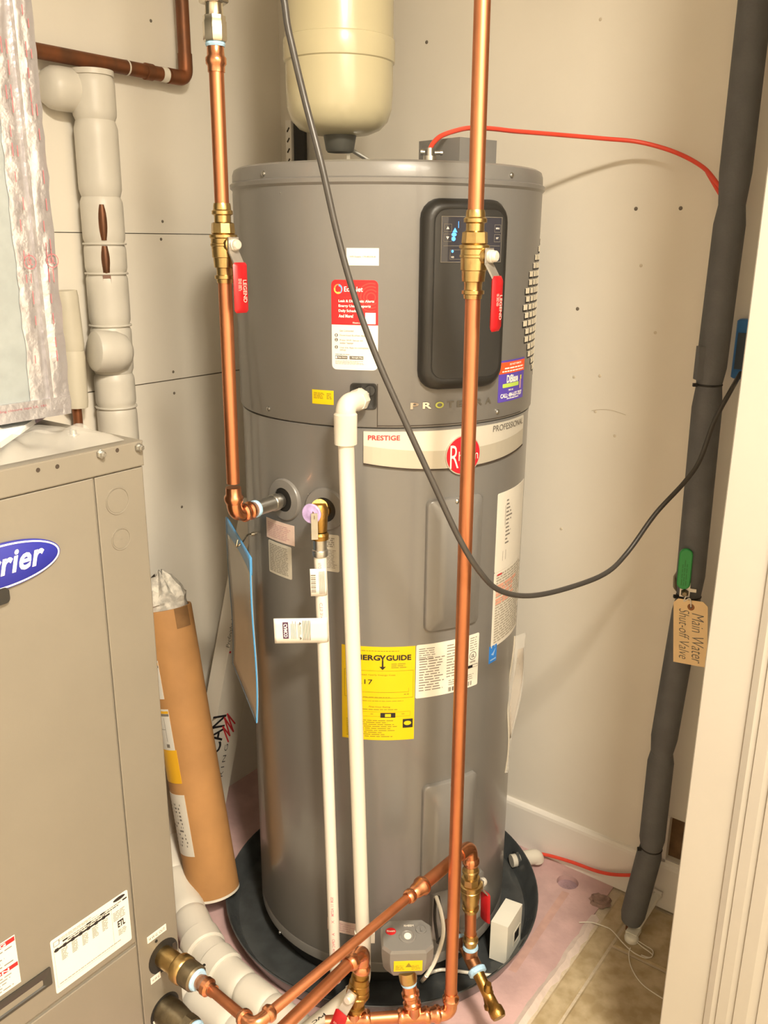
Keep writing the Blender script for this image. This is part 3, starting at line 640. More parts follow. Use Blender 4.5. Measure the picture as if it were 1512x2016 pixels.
# ================================================================== VALVES AND PIPES
RC = .0111
def pressring(mb, p, ax, r, L=.022, flip=False):
    s = [(0, r+.0016), (L*.25, r+.0018), (L*.33, r+.0042), (L*.55, r+.0044), (L*.65, r+.0018), (L, r+.0014)]
    if flip: s = [(L-t, q) for t, q in s][::-1]
    mb.lathe(p, ax, s, 22)
def ballvalve(parent, p0, ax, L, side, r=RC, sleeve=M_red, lettering=None, leverdir=None, name='ball_valve', body=M_brass, lev_len=.10):
    ax = V(ax).normalized(); side = V(side); side = (side-ax*side.dot(ax)).normalized(); w = ax.cross(side)
    k = L/.125
    pf = [(0, r+.0015), (.004, r+.0024), (.010, r+.0026), (.012, r+.0052), (.017, r+.0052), (.019, r+.0018), (.029, r+.0018), (.030, r+.004)]
    bd = MB(); bd.lathe(p0, ax, [(t*k, q) for t, q in pf], 24)
    bd.lathe(p0, ax, [(.029*k, .013), (.031*k, .0175), (.046*k, .0185), (.048*k, .0165)], 8)
    bd.lathe(p0, ax, [(.047*k, .017), (.049*k, .0215), (.053*k, .0215), (.055*k, .0195), (.062*k, .0195), (.063*k, .0205), (.066*k, .0205), (.067*k, .0192), (.084*k, .0186), (.085*k, .0172), (.1*k, .0162), (.101*k, .0135), (.104*k, r+.0018), (.112*k, r+.0018), (.113*k, r+.005), (.118*k, r+.005), (.119*k, r+.0024), (.125*k, r+.0018)], 24)
    c = V(p0)+ax*(.064*k)
    bd.lathe(c+side*.012, side, [(0, .0125), (.009, .0115), (.010, .009), (.017, .0085)], 18)
    vo = bd.build(name, body, parent)
    hd = leverdir if leverdir is not None else ax; hd = V(hd); hd = (hd-side*hd.dot(side)).normalized(); w = side.cross(hd)
    pl = [(.0245, -.010), (.0245, .010), (.039, .032), (.039, lev_len-.004)]; t_ = .0028
    lv = MB()
    for (a, b), (c2, d2) in zip(pl, pl[1:]):
        A = c+side*a+hd*b; B = c+side*c2+hd*d2; dd = (B-A).normalized(); nn = w.cross(dd).normalized()
        lv.obox((A+B)/2, dd, nn, w, (B-A).length+.002, t_, .019)
    lv.build('lever', M_steel, vo, False, label='bare steel lever arm')
    nt_ = MB(); nt_.lathe(c+side*.0255, side, [(0, .0088), (.005, .0088), (.0055, .0078), (.010, .0076), (.0118, .006), (.0122, .001)], 20); nt_.build('lever_nut', mat('nut_zinc', '#d8d3c8', .45, .4), vo)
    sl = MB(); sl.cbox(c+side*.039+hd*((.028+lev_len)/2), hd, w, side, lev_len-.028+.004, .0265, .0075, .0035)
    so = sl.build('lever_sleeve', sleeve, vo, label='coloured vinyl lever sleeve')
    if lettering:
        mf = plmap(c+side*(.039+.00375), hd, w, side); m_ = MB(); n_ = 1 if w.cross(V((0, 0, 1))).length else 1
        text(m_, lettering, mf, .052, lev_len-.014, .0015, .0085, .0006, .02)
        dashes(m_, mf, .05, lev_len-.03, -.0075, -.0005, 3, .5, ragged=.2, off=.0006); m_.build('sleeve_print', mat('sleeve_print', '#f0a49c', .6), vo, False)
    return vo
# --- left copper line down to the heater outlet
LX, LY = -.2535, -.318
lp = thing('copper_pipe', 'left copper pipe with red lever valve turning into heater side', 'pipe', (LX, LY, 1.05))
def LP(z): return V((LX-.0035*(1.8-z), LY, z))
zt = atY(415, 92, LY).z; zv1 = atY(430, 400, LY).z; zv0 = atY(437, 557, LY).z; zb = atY(457, 985, LY).z
MB().tube([LP(zv1-.01), LP(zt+.005)], RC, 20).build('upper_tube', M_cop, lp)
MB().tube([LP(zb+.03), LP(zv0+.01)], RC, 20).build('lower_tube', M_cop, lp)
ballvalve(lp, LP(zv1), -Z, zv1-zv0, V((.72, -.69, 0)), lettering='LEGEND')
q = MB(); z1 = atY(416, 92, LY).z; pressring(q, LP(z1-.034), Z, RC, .034); q.build('press_coupling', M_cop2, lp)
q = MB(); q.lathe(LP(z1), Z, [(0, .0135), (.003, .0148), (.006, .0138)], 20); q.build('sealing_tape', M_tape, lp)
z2 = z1+.006
q = MB(); q.lathe(LP(z2), Z, [(0, .016), (.003, .0175), (.026, .0175), (.028, .0165), (.034, .0165)], 8); q.lathe(LP(z2+.034), Z, [(0, .0135), (.014, .0125), (.017, .0145)], 24)
q.lathe(LP(z2+.05), Z, [(0, .0195), (.002, .0215), (.021, .0215), (.023, .0195)], 6); q.lathe(LP(z2+.073), Z, [(0, .0165), (.05, .0165), (.052, .0112), (2.5-z2-.073, .0112)], 24); q.build('union', M_nick, lp, label='nickel union fitting at top of the line')
# elbow into nipple
pn = CB(-.1975, 1.056, 0); nvn = V((pn.x, pn.y, 0)).normalized()
eb = LP(zb-.012); tgt = pn+nvn*.02; tgt.z = 1.056
hor = V((tgt.x, tgt.y, 1.056)); eb = V((LP(1.056).x, LP(1.056).y, 1.056))
q = MB(); q.tube([eb+Z*.04] + bend(eb+Z*.04, eb, hor, .022, 10) , .0128, 20); q.lathe(eb+Z*.022, Z, [(0, .0138), (.006, .0165), (.012, .0165), (.016, .0135), (.028, .0132)], 22); q.build('elbow', M_cop2, lp)
dh = (hor-eb).normalized(); Lh = (hor-eb).length
q = MB(); 
for t_ in (.018, .032): q.lathe(eb+dh*t_, dh, [(0, .0135), (.003, .0165), (.007, .0165), (.011, .0138), (.015, .0135)], 22)
q.build('press_adapter', M_cop2, lp)
q = MB(); q.lathe(eb+dh*.047, dh, [(0, .0145), (.002, .0155), (.007, .015)], 20); q.build('sealing_tape', M_tape, lp)
q = MB(); q.lathe(eb+dh*.053, dh, [(0, .0138), (Lh-.053+.01, .0138)], 22); q.lathe(eb+dh*(Lh-.012), dh, [(0, .0142), (.002, .0155), (.012, .0155)], 22); q.build('nipple', M_zinc, lp, label='galvanized steel nipple')
# --- right riser
RX, RY = .1215, -.462
rp = thing('copper_riser', 'tall copper riser with red lever valve in front of the heater control panel', 'pipe', (RX, RY, .12))
def RPt(z): return V((RX+.0065*(1.8-z)/1.6, RY, z))
zv1 = atY(925, 413, RY).z; zv0 = atY(922, 588, RY).z; zbr = atY(896, 1975, RY).z
MB().tube([RPt(zv1-.01), RPt(2.5)], RC, 20).build('upper_tube', M_cop, rp)
MB().tube([RPt(zbr), RPt(zv0+.01)], RC, 20).build('lower_tube', M_cop, rp)
ballvalve(rp, RPt(zv1), -Z, zv1-zv0, V((.80, -.60, 0)), lettering='LEGEND')
q = MB(); pressring(q, RPt(zbr-.004), Z, RC, .030); q.build('press_coupling', M_cop2, rp)
mz = atY(896, 1995, RY).z; M0 = RPt(mz); M1 = atz(815, 2001, mz); M2 = atz(697, 2007, mz); M3 = atz(640, 2012, mz)
dm = (M2-M0).normalized()
q = MB(); q.tube([M0+Z*.028] + bend(M0+Z*.028, M0, M1, .02) , .0128, 18); q.lathe(M0+dm*.018, dm, [(0, .0135), (.004, .0165), (.01, .0165), (.014, .0135), (.022, .0132)], 22); q.build('elbow', M_cop2, rp)
MB().tube([M0+dm*.02, M3], RC, 18).build('manifold_tube', M_cop, rp)
q = MB(); 
for c, up_ in ((M1, .028), (M2, .02)):
    q = MB(); q.lathe(c-dm*.030, dm, [(0, .0135), (.004, .0165), (.010, .0165), (.014, .0138), (.046, .0138), (.050, .0165), (.056, .0165), (.060, .0135)], 22)
    q.tube([c, c+Z*up_], .0132, 16); q.build('tee', M_cop2, rp)
# controller stub from the first tee
bx = atY(802, 1916, -.455)
tdv = (bx-M1); tl = tdv.length; tdv = tdv.normalized()
q = MB(); q.lathe(M1+tdv*.012, tdv, [(0, .0125), (.010, .0125), (.012, .0165), (.018, .0165), (.021, .0135), (.028, .0135), (.031, .0165), (.037, .0165), (.040, .0135), (tl-.03, .0135)], 22); q.build('branch_coupling', M_cop2, rp)
q = MB(); q.lathe(M1+tdv*(tl-.022), tdv, [(0, .0138), (.002, .0148), (.007, .0142)], 20); q.build('sealing_tape', M_tape, rp)
q = MB(); q.lathe(M1+tdv*(tl-.016), tdv, [(0, .0155), (.004, .0165), (.014, .0165), (.022, .016)], 20); q.build('brass_adapter', M_brass, rp)
# controller box
cb = thing('valve_actuator', 'gray valve actuator box with round red logo and yellow label', 'actuator', tuple(bx))
e1 = V((.995, .05, 0)).normalized(); e2 = V((-.05, .995, 0)).normalized(); tilt = .10
ez = (Z+e2*-tilt).normalized(); ey = e1.cross(ez)*-1
cx = bx+e2*.030+ez*.031
q = MB(); hp_ = []
for zz_, k_, in ((-.033, .84), (-.020, .94), (.006, 1.0), (.027, 1.0), (.033, .94)):
    hx, hy, c_ = .047*k_, .039*k_, .014
    hp_ += [cx+e1*a+e2*b+ez*zz_ for a, b in ((-hx+c_, -hy), (hx-c_, -hy), (hx, -hy+c_), (hx, hy-c_), (hx-c_, hy), (-hx+c_, hy), (-hx, hy-c_), (-hx, -hy+c_))]
q.add(hp_, [tuple(range(7, -1, -1)), tuple(range(32, 40))] + [(k_*8+i, k_*8+(i+1) % 8, k_*8+8+(i+1) % 8, k_*8+8+i) for k_ in range(4) for i in range(8)]); q.build('housing', M_lid, cb, ang=20)
top = cx+ez*.033; mf = plmap(top, e1, e2, ez)
q = MB(); q.lathe(top+e2*-.004+e1*.001, ez, [(-.002, .016), (.002, .0155), (.003, .012), (.0015, .0105), (.001, .001)], 24); q.build('dial', M_jack, cb)
q = MB(); q.lathe(top+e2*-.004+e1*.001, ez, [(.0015, .007), (.003, .0065), (.0032, .001)], 16); q.build('dial_pointer', M_paper2, cb)
q = MB(); q.lathe(top+e2*.012+e1*.027, ez, [(-.002, .0105), (.003, .010), (.0035, .0085), (.002, .008), (.002, .001)], 20); q.obox(top+e2*.012+e1*.027+ez*.003, e1, e2, ez, .003, .013, .003); q.build('knob', M_jack, cb)
m_ = MB(); m_.raised(mf, [(ell(-.029, .010, .0095, .0085, 20), -.0005), (ell(-.029, .010, .0095, .0085, 20), .0012)]); m_.build('logo_disc', M_redp, cb)
m_ = MB(); text(m_, 'Rheem', mf, -.0365, -.0215, .0075, .0125, .0016, .02); text(m_, 'RHEEM', mf, -.004, .014, .020, .025, .0010, .02); m_.build('lettering', M_paper2, cb, False)
fmf = plmap(cx-e2*.039, e1, ez, -e2)
m_ = MB(); m_.raised(fmf, [(rr(-.026, .026, -.015, .010, 0, 2), -.0003), (rr(-.026, .026, -.015, .010, 0, 2), .0008)]); yo = m_.build('yellow_label', M_yel, cb)
m_ = MB(); dashes(m_, fmf, -.023, -.004, -.012, 0, 4, .4); dashes(m_, fmf, .006, .023, -.012, 0, 4, .4); tri(m_, fmf, .001, .0, .006, .0011); m_.build('label_print', M_olive, yo, False)
# --- second supply: valve column and lower diagonal pipe
C1 = atY(717, 1868, M2.y+.012)
sp = thing('copper_branch', 'lower diagonal copper pipe with elbow, brass valve and red lever at the bottom', 'pipe', tuple(M2))
col = (C1-M2).normalized(); cl = (C1-M2).length
pO = atn(330, 2000, .19)
E1 = atz(560, 2022, C1.z-.012)
dE = (E1-C1).normalized()
pI0 = atn(325, 1988, .058); qx = pI0-C1; den = dE.x*N.y-dE.y*N.x
sE = (qx.x*N.y-qx.y*N.x)/den; far = C1+dE*sE; far.z = (far.z+pI0.z)/2
ballvalve(sp, M2+col*.016, col, cl-.055, V((-.55, -.84, 0)), lettering='LEGEND', leverdir=-col+V((-.25, 0, 0)), body=M_bronze, lev_len=.085)
q = MB(); q.tube([C1-col*.045] + bend(C1-col*.045, C1, far, .024, 10) + [C1+(far-C1).normalized()*.04], .0132, 20); q.lathe(C1-col*.05, col, [(0, .0135), (.006, .0165), (.013, .0165), (.018, .0135)], 22)
df = (far-C1).normalized(); q.lathe(C1+df*.026, df, [(0, .0135), (.006, .0165), (.013, .0165), (.018, .0135)], 22); q.build('elbow', M_cop2, sp)
MB().tube([C1+df*.03, far-df*.02], RC, 20).build('diagonal_tube', M_cop, sp)
q = MB(); q.tube([far-df*.04] + bend(far-df*.04, far, far-N*.04, .018, 8) + [far-N*.04], .0128, 18); q.build('far_elbow', M_cop2, sp)
# --- boiler drain column and upper diagonal pipe
A1 = atY(927, 1664, -.352); T1 = atY(926, 1884, -.352)
bd_ = thing('copper_drain_column', 'copper and brass column with red lever valve and bronze drain tap by the heater base', 'pipe', tuple(T1))
cdir = (A1-T1).normalized(); clen = (A1-T1).length
inl = CB(.135, T1.z, 0)
ddir = V((inl.x, inl.y, 0)).normalized()
q = MB(); q.tube([inl+ddir*-.004, V((T1.x, T1.y, T1.z))], .0118, 18); q.build('inlet_nipple', M_copold, bd_, label='dull copper inlet nipple')
q = MB(); mid = (inl*.45+T1*.55); q.lathe(mid, (T1-inl).normalized(), [(0, .0135), (.003, .016), (.009, .015)], 18); q.lathe(T1+cdir*.020, cdir, [(0, .0135), (.003, .0155), (.009, .0145)], 18); q.build('sealing_tape', M_tape, bd_)
odir = (atz(966, 1968, T1.z-.035)-T1); odir = odir.normalized()
q = MB(); q.tube([T1-odir*.02, T1+odir*.03], .0142, 18); q.tube([T1, T1+cdir*.024], .0142, 18); q.build('tee', mat('copper_tee', '#c08c66', .32, 1, var=.2, vscale=60), bd_)
q = MB(); q.lathe(T1+odir*.022, odir, [(0, .0145), (.003, .0185), (.011, .018), (.013, .0145)], 20); q.build('drain_tape', M_tape, bd_)
q = MB(); q.lathe(T1+odir*.034, odir, [(0, .0125), (.006, .0115), (.04, .0115), (.042, .010), (.062, .011), (.066, .0145), (.078, .0150), (.084, .0125)], 20)
hs = T1+odir*.072; q.lathe(hs, Z, [(0, .009), (.016, .008), (.018, .0062), (.024, .006)], 14); q.lathe(hs, (odir*.6-Z*.8), [(0, .0105), (.018, .0105), (.020, .0122), (.027, .0122)], 18); q.build('drain_tap', M_bronze, bd_, label='bronze hose drain tap')
vl = .118; v0p = T1+cdir*.032
q = MB(); q.tube([T1+cdir*.018, T1+cdir*(clen-.03)], RC, 18); q.build('column_tube', M_cop, bd_)
pressq = MB(); pressring(pressq, T1+cdir*.03, cdir, RC, .026); pressq.build('press_adapter', M_brass, bd_)
ballvalve(bd_, A1-cdir*.045, -cdir, .105, V((.80, .6, 0)), leverdir=-cdir, sleeve=M_red, lev_len=.095)
dgd = (atz(516, 2007, A1.z)-A1).normalized()
q = MB(); q.tube([A1-cdir*.04] + bend(A1-cdir*.04, A1, A1+dgd*.1, .022, 10) + [A1+dgd*.035], .0132, 20); q.lathe(A1-cdir*.044, cdir, [(0, .0135), (.006, .0165), (.013, .0165), (.018, .0135)], 22); q.build('elbow', M_cop2, bd_)
B1 = atz(500, 2020, A1.z); Ld = (B1-A1).length
cpt = atY(838, 1730, 0); rr_ = None
# coupling position along the run
best = min((abs((lambda pr: pr)((A1+dgd*s-CAM).dot(rt)/(A1+dgd*s-CAM).dot(fw)*F+756)-822), s) for s in [i*.005 for i in range(20, 120)])[1]
MB().tube([A1+dgd*.03, A1+dgd*best], RC, 20).build('diagonal_tube', M_cop, bd_)
q = MB(); q.lathe(A1+dgd*(best-.022), dgd, [(0, .0135), (.005, .0168), (.012, .0168), (.017, .0138), (.026, .013), (.034, .0095), (.038, .0125), (.045, .0125), (.05, .0098)], 22); q.build('reducing_coupling', M_cop2, bd_)
MB().tube([A1+dgd*(best+.015), B1-dgd*.02], .0080, 18).build('small_tube', M_cop, bd_)
# ================================================================== FURNACE
NF = .058
fu = thing('furnace_cabinet', 'tan steel heating cabinet with blue oval badge at left', 'heating unit', tuple(P(NF-.33, -.95, 0)))
q = MB(); q.frange(-.58, NF-.004, -1.26, -.6485, .0, 1.236); q.build('cabinet', M_furn, fu, False)
FM = plmap(N*NF, D, Z, N)
def slabpart(name, u0, u1, v0, v1, t=.004, base=-.004, m=M_furn, e=.0015, label=None, parent=fu):
    q = MB(); q.raised(FM, [(rr(u0, u1, v0, v1, 0, 1), base), (rr(u0, u1, v0, v1, 0, 1), base+t), (rr(u0+e, u1-e, v0+e, v1-e, 0, 1), base+t+e*.6)]); return q.build(name, m, parent, False, label)
slabpart('top_rail', -1.26, -.6475, 1.2035, 1.2385, .005)
q = MB(); q.add([P(-.58, -1.26, 1.2365), P(NF+.0015, -1.26, 1.2365), P(NF+.0015, -.647, 1.2365), P(-.58, -.647, 1.2365), P(-.58, -1.26, 1.239), P(NF+.0015, -1.26, 1.239), P(NF+.0015, -.647, 1.239), P(-.58, -.647, 1.239)], [(3, 2, 1, 0), (4, 5, 6, 7), (0, 1, 5, 4), (1, 2, 6, 5), (2, 3, 7, 6), (3, 0, 4, 7)]); q.build('top_panel', M_furn, fu, False)
slabpart('door_panel', -1.255, -.7305, .445, 1.2015, .003)
slabpart('lower_panel', -1.255, -.7305, .03, .4385, .003, m=M_furn)
slabpart('corner_post', -.7275, -.6485, .0, 1.2015, .0025)
def fuv(x, y): 
    p = atn(x, y, NF); return p.dot(D), p.z
for x, y in ((195, 893), (270, 880)):
    u, v = fuv(x, y); p = FM(u, v, .003); q = MB(); q.lathe(p, N, [(0, .0062), (.003, .006), (.003, .0042), (.008, .004), (.009, .003)], 6); q.build('hex_screw', M_zinc, fu)
p = P(-.045, -.685, 1.239); q = MB(); q.lathe(p, Z, [(0, .008), (.0015, .0078), (.002, .005), (.0075, .0045), (.008, .003)], 12); q.build('hex_screw', M_zinc, fu)
for x, y in ((73, 925), (111, 918), (229, 886)):
    u, v = fuv(x, y); q = MB(); q.lathe(FM(u, v, .0022), N, [(0, .0030), (.0004, .0026), (-.0006, .001)], 12); q.build('rivet_hole', M_seam, fu)
for x, y, r_ in ((232, 986, .0185), (239, 1061, .0152)):
    u, v = fuv(x, y); q = MB(); q.lathe(FM(u, v, -.0012), N, [(0, r_+.0015), (.0016, r_+.0008), (.0014, r_-.0008), (.0002, r_-.0012)], 32, cap=False); q.build('knockout_ring', M_furn, fu)
    q = MB(); q.lathe(FM(u, v, -.0012), N, [(.0, r_-.0014), (.0010, r_-.0018), (.0011, .001)], 32, cap=False); q.build('knockout', M_furn, fu)
# oval badge: right tip at px (115,1080)
bu, bv = fuv(115, 1081); bw = .083; bc = bu-bw
bg = MB(); bg.raised(FM, [(ell(bc, bv, bw, .0295, 36), -.001), (ell(bc, bv, bw, .0295, 36), .0035), (ell(bc, bv, bw-.001, .0285, 36), .0042)]); bgo = bg.build('oval_badge', M_navy, fu, label='blue oval badge with white script')
m_ = MB()
for k in range(72):
    a0, a1 = 2*math.pi*k/72, 2*math.pi*(k+1)/72; f = lambda a, d_: FM(bc+(bw-.0015-d_)*math.cos(a), bv+(.028-d_)*math.sin(a), .0045)
    m_.add([f(a0, .0), f(a1, .0), f(a1, .0022), f(a0, .0022)], [(0, 1, 2, 3)])
text(m_, 'Carrier', FM, bc-.058, bc+.0600, bv-.0115, bv+.0195, .0047, .026, .30, space=1.06); m_.build('badge_print', M_white, bgo, False)
u, v = fuv(3, 1172); q = MB(); q.raised(FM, [(rr(u-.05, u+.0085, v-.011, v+.0115, .006, 4), -.001), (rr(u-.049, u+.0075, v-.010, v+.0105, .006, 4), .006)]); q.build('door_latch', M_dark, fu)
# rating plate
TLu, TLv = fuv(97, 1856); TRu, TRv = fuv(250, 1750); BRu, BRv = fuv(262, 1846)
pu0, pu1, pv1 = TLu+.001, TRu, (TLv+TRv)/2; pv0 = BRv
rpq = MB(); rpq.raised(FM, [(rr(pu0, pu1, pv0, pv1, .003, 4), -.001), (rr(pu0, pu1, pv0, pv1, .003, 4), .0006)]); rpo = rpq.build('rating_plate', M_paper, fu, label='white rating plate with safety mark')
pw, ph_ = pu1-pu0, pv1-pv0; X = lambda a: pu0+pw*a; Y = lambda a: pv0+ph_*a
m_ = MB(); quad(m_, FM, X(.03), X(.74), Y(.765), Y(.80), .001); 
for k in range(7): quad(m_, FM, X(.04+k*.1), X(.08+k*.1), Y(.755), Y(.815), .0012)
for a in (.14, .44, .62, .92): quad(m_, FM, X(a), X(a+.06), Y(.855), Y(.885), .001)
m_.raised(FM, [(ell(X(.88), Y(.945), pw*.08, ph_*.032, 16), .0006), (ell(X(.88), Y(.945), pw*.08, ph_*.032, 16), .001)]); frame(m_, FM, X(.03), X(.10), Y(.86), Y(.95), .0006, .001)
text(m_, 'ETL', FM, X(.83), X(.93), Y(.40), Y(.53), .001, .04); dashes(m_, FM, X(.20), X(.86), Y(.825), Y(.845), 1, .8, ragged=0, off=.0011); dashes(m_, FM, X(.05), X(.74), Y(.765), Y(.80), 2, .6, ragged=0, off=.0013); m_.build('black_print', M_ink, rpo, False)
m_ = MB()
for k in range(5): dashes(m_, FM, X(.11+k*.13), X(.19+k*.13), Y(.53), Y(.74), 8, .45)
dashes(m_, FM, X(.78), X(.95), Y(.56), Y(.74), 6, .4); dashes(m_, FM, X(.83), X(.95), Y(.24), Y(.36), 4, .4); dashes(m_, FM, X(.05), X(.85), Y(.135), Y(.155), 1, .6, ragged=0); dashes(m_, FM, X(.10), X(.60), Y(.90), Y(.96), 3, .4); dashes(m_, FM, X(.2), X(.9), Y(.86), Y(.88), 1, .8, ragged=0); frame(m_, FM, X(.025), X(.765), Y(.10), Y(.815), .0003, .0009); m_.build('fine_print', M_inkg, rpo, False)
# warning label cut by the frame
wu, wv = fuv(28, 1840); wu2, wv2 = fuv(40, 1933)
wq = MB(); wq.raised(FM, [(rr(wu-.11, wu, wv2, wv, 0, 2), -.001), (rr(wu-.11, wu, wv2, wv, 0, 2), .0006)]); wqo = wq.build('warning_label', M_paper, fu, label='white warning label with red bars')
hgt = wv-wv2
m_ = MB(); quad(m_, FM, wu-.11, wu-.001, wv-hgt*.10, wv-.001, .001); quad(m_, FM, wu-.11, wu-.001, wv-hgt*.62, wv-hgt*.54, .001); m_.build('red_bar', M_redp, wqo, False)
m_ = MB(); text(m_, 'WARNING', FM, wu-.085, wu-.014, wv-hgt*.09, wv-hgt*.02, .0013, .02); text(m_, 'CAUTION', FM, wu-.085, wu-.014, wv-hgt*.61, wv-hgt*.55, .0013, .02); m_.build('white_print', M_white, wqo, False)
m_ = MB(); dashes(m_, FM, wu-.105, wu-.006, wv-hgt*.5, wv-hgt*.14, 5, .3); dashes(m_, FM, wu-.105, wu-.006, wv-hgt*.96, wv-hgt*.66, 5, .3); m_.build('fine_print', M_inkg, wqo, False)
# recessed handle
hu, hv = fuv(98, 1902); hu2, hv2 = fuv(98, 1938)
q = MB(); q.raised(FM, [(rr(hu-.15, hu, hv2, hv, .002, 3), -.001), (rr(hu-.15, hu, hv2, hv, .002, 3), .002), (rr(hu-.145, hu-.008, hv2+.004, hv-.011, .002, 3), .002), (rr(hu-.14, hu-.014, hv2+.006, hv-.015, .002, 3), -.0005)]); q.build('door_handle', mat('handle_gray', '#35332f', .45, var=.05), fu, label='gray recessed door handle')
# small strip labels near the ports
for nm, s, x0, y0, x1, y1 in (('strip_label', 'H W G  OUT', 290, 1851, 327, 1826), ('strip_label', 'H W G', 297, 1932, 316, 1919), ('strip_label', 'H W G  IN', 302, 2016, 322, 2003)):
    a, b = fuv(x0, y0), fuv(x1, y1); vv = (a[1]+b[1])/2
    q = MB(); q.raised(FM, [(rr(a[0], b[0], vv-.006, vv+.006, 0, 1), -.002), (rr(a[0], b[0], vv-.006, vv+.006, 0, 1), .0004)]); lo = q.build(nm, M_paper, fu)
    m_ = MB(); text(m_, s, FM, a[0]+.003, b[0]-.003, vv-.0025, vv+.0025, .0007); m_.build('strip_print', M_ink, lo, False)
u, v = fuv(308, 1853); q = MB(); q.lathe(FM(u, v, -.001), N, [(0, .003), (.0015, .0025)], 8); q.build('small_hole', M_black, fu)
u, v = fuv(345, 1866); q = MB(); q.raised(FM, [(rr(u-.006, u+.002, v-.009, v+.012, .003, 2), -.003), (rr(u-.006, u+.002, v-.009, v+.012, .003, 2), .001)]); q.build('slot_hole', M_seam, fu)
# ports
for (x, y), nm, dk in (((322, 1882), 'out', False), ((325, 1988), 'in', True)):
    p = atn(x, y, NF)
    q = MB(); q.lathe(p-N*.003, N, [(0, .030), (.0025, .030), (.0026, .001)], 28, cap=False); q.build('port_hole', M_black, fu)
    q = MB()
    if not dk:
        q.lathe(p-N*.01, N, [(0, .0175), (.045, .0175), (.047, .015), (.050, .015)], 24); q.lathe(p+N*.036, N, [(0, .0215), (.003, .0235), (.016, .0235), (.019, .021)], 24); q.build('port_fitting', M_brass, fu)
        q = MB(); q.lathe(p+N*.054, N, [(0, .0205), (.003, .022), (.024, .0215), (.027, .0185)], 14); q.build('port_nut', M_brassw, fu)
    else:
        q.lathe(p-N*.01, N, [(0, .024), (.03, .0245), (.05, .0215), (.066, .0195)], 24); q.build('port_fitting', M_brassw, fu)
        q = MB(); q.lathe(p+N*.052, N, [(0, .0215), (.016, .0215), (.018, .019)], 8); q.build('port_nut', M_brassw, fu)
pO = atn(322, 1882, NF); pI = atn(325, 1988, NF)
hp = thing('copper_link', 'short copper pipe with blue tape running from the heating cabinet port', 'pipe', tuple(pO+N*.08))
q = MB(); q.lathe(pO+N*.079, N, [(0, .0175), (.003, .0178), (.006, .016)], 22); q.build('sealing_tape', M_tape, hp)
eB = V(pO)+N*((B1-pO).dot(N)); dl_ = (B1-eB)
q = MB(); q.lathe(pO+N*.084, N, [(0, .0105), (.006, .0125), (.014, .0128), (.016, .0145), (.024, .0145), (.027, .0102), (.036, .0098)], 22); q.build('press_adapter', M_cop2, hp)
Bk = V((B1.x, B1.y, (pO.z+B1.z)/2))
s0 = pO+N*.11; dirL = (B1-s0).normalized()
MB().tube([s0, B1-dirL*.02], .0080, 18).build('link_tube', M_cop, hp)
q = MB(); q.tube([B1-dirL*.035] + bend(B1-dirL*.035, B1, B1-dgd*.035, .016, 8) + [B1-dgd*.035], .0098, 18)
q.lathe(B1-dirL*.036, dirL, [(0, .0098), (.004, .0128), (.010, .0128), (.013, .0102)], 20); q.lathe(B1-dgd*.036, dgd, [(0, .0098), (.004, .0128), (.010, .0128), (.013, .0102)], 20); q.build('elbow', M_cop2, hp)
h2 = thing('brass_adapter', 'brass adapter with blue tape below the copper link at frame bottom', 'pipe fitting', tuple(pI+N*.07))
q = MB(); q.lathe(pI+N*.070, N, [(0, .0185), (.003, .0195), (.008, .017)], 22); q.build('sealing_tape', M_tape, h2)
q = MB(); q.lathe(pI+N*.077, N, [(0, .0125), (.012, .0135), (.014, .0165), (.022, .0165), (.025, .0135), (.04, .0135), (.042, .0165), (.05, .0165), (.052, .013), (.065, .013)], 22); q.build('adapter_body', M_brass, h2)
MB().tube([pI+N*.135, pI+N*max(.15, (far-pI).dot(N)-.03)], RC, 18).build('adapter_tube', M_cop, h2)
# ================================================================== DUCT ON TOP
du = thing('air_duct', 'galvanized duct edged with wrinkled foil tape standing on the heating cabinet', 'duct', tuple(P(-.35, -.95, 1.26)))
nD = -.088; DM = plmap(N*nD, D, Z, N)
q = MB(); q.frange(-.56, nD, -1.24, -.66, 1.262, 2.5); q.build('duct_body', M_galv, du, False)
def foilband(name, u0, u1, z0, z1, off, seed, amp=.003, nu=7, nz=70, rd=None):
    rn = random.Random(seed); vs = []; fs = []
    for j in range(nz+1):
        for i in range(nu+1):
            a = i/nu; e = 0 if 0 < i < nu else rn.uniform(-.0015, .0015)
            o = off + (rn.uniform(0, amp)*math.sin(math.pi*a) if 0 < i < nu else 0)
            vs.append(DM(u0+(u1-u0)*a+e, z0+(z1-z0)*j/nz, o))
    for j in range(nz):
        for i in range(nu):
            k = j*(nu+1)+i; fs.append((k, k+1, k+nu+2, k+nu+1))
    q = MB(); q.add(vs, fs); return q.build(name, M_foil, du, label='wrinkled foil tape')
f1 = foilband('foil_tape', -.719, -.687, 1.270, 2.45, .0015, 1, .0022)
f2 = foilband('foil_tape', -.689, -.6585, 1.262, 2.45, .004, 2, .0045)
q = MB(); q.frange(nD, nD+.007, -.692, -.687, 1.27, 2.45); q.build('duct_seam', M_foil, du, False)
q = MB(); q.frange(nD, nD+.006, -1.24, -.66, 1.262, 1.288); bo = q.build('bottom_flange', M_foil, du, False)
m_ = MB(); text(m_, 'Sealing closure tape UL 181', DM, -.78, -.70, 1.277, 1.281, .0068)
rn = random.Random(9)
for k in range(26):
    z = 1.34+k*.026+rn.uniform(-.008, .008)
    for uu in (-.711, -.704, -.6765, -.6695):
        if rn.random() < .55: quad(m_, DM, uu, uu+.0014, z, z+rn.uniform(.01, .02), .0088)
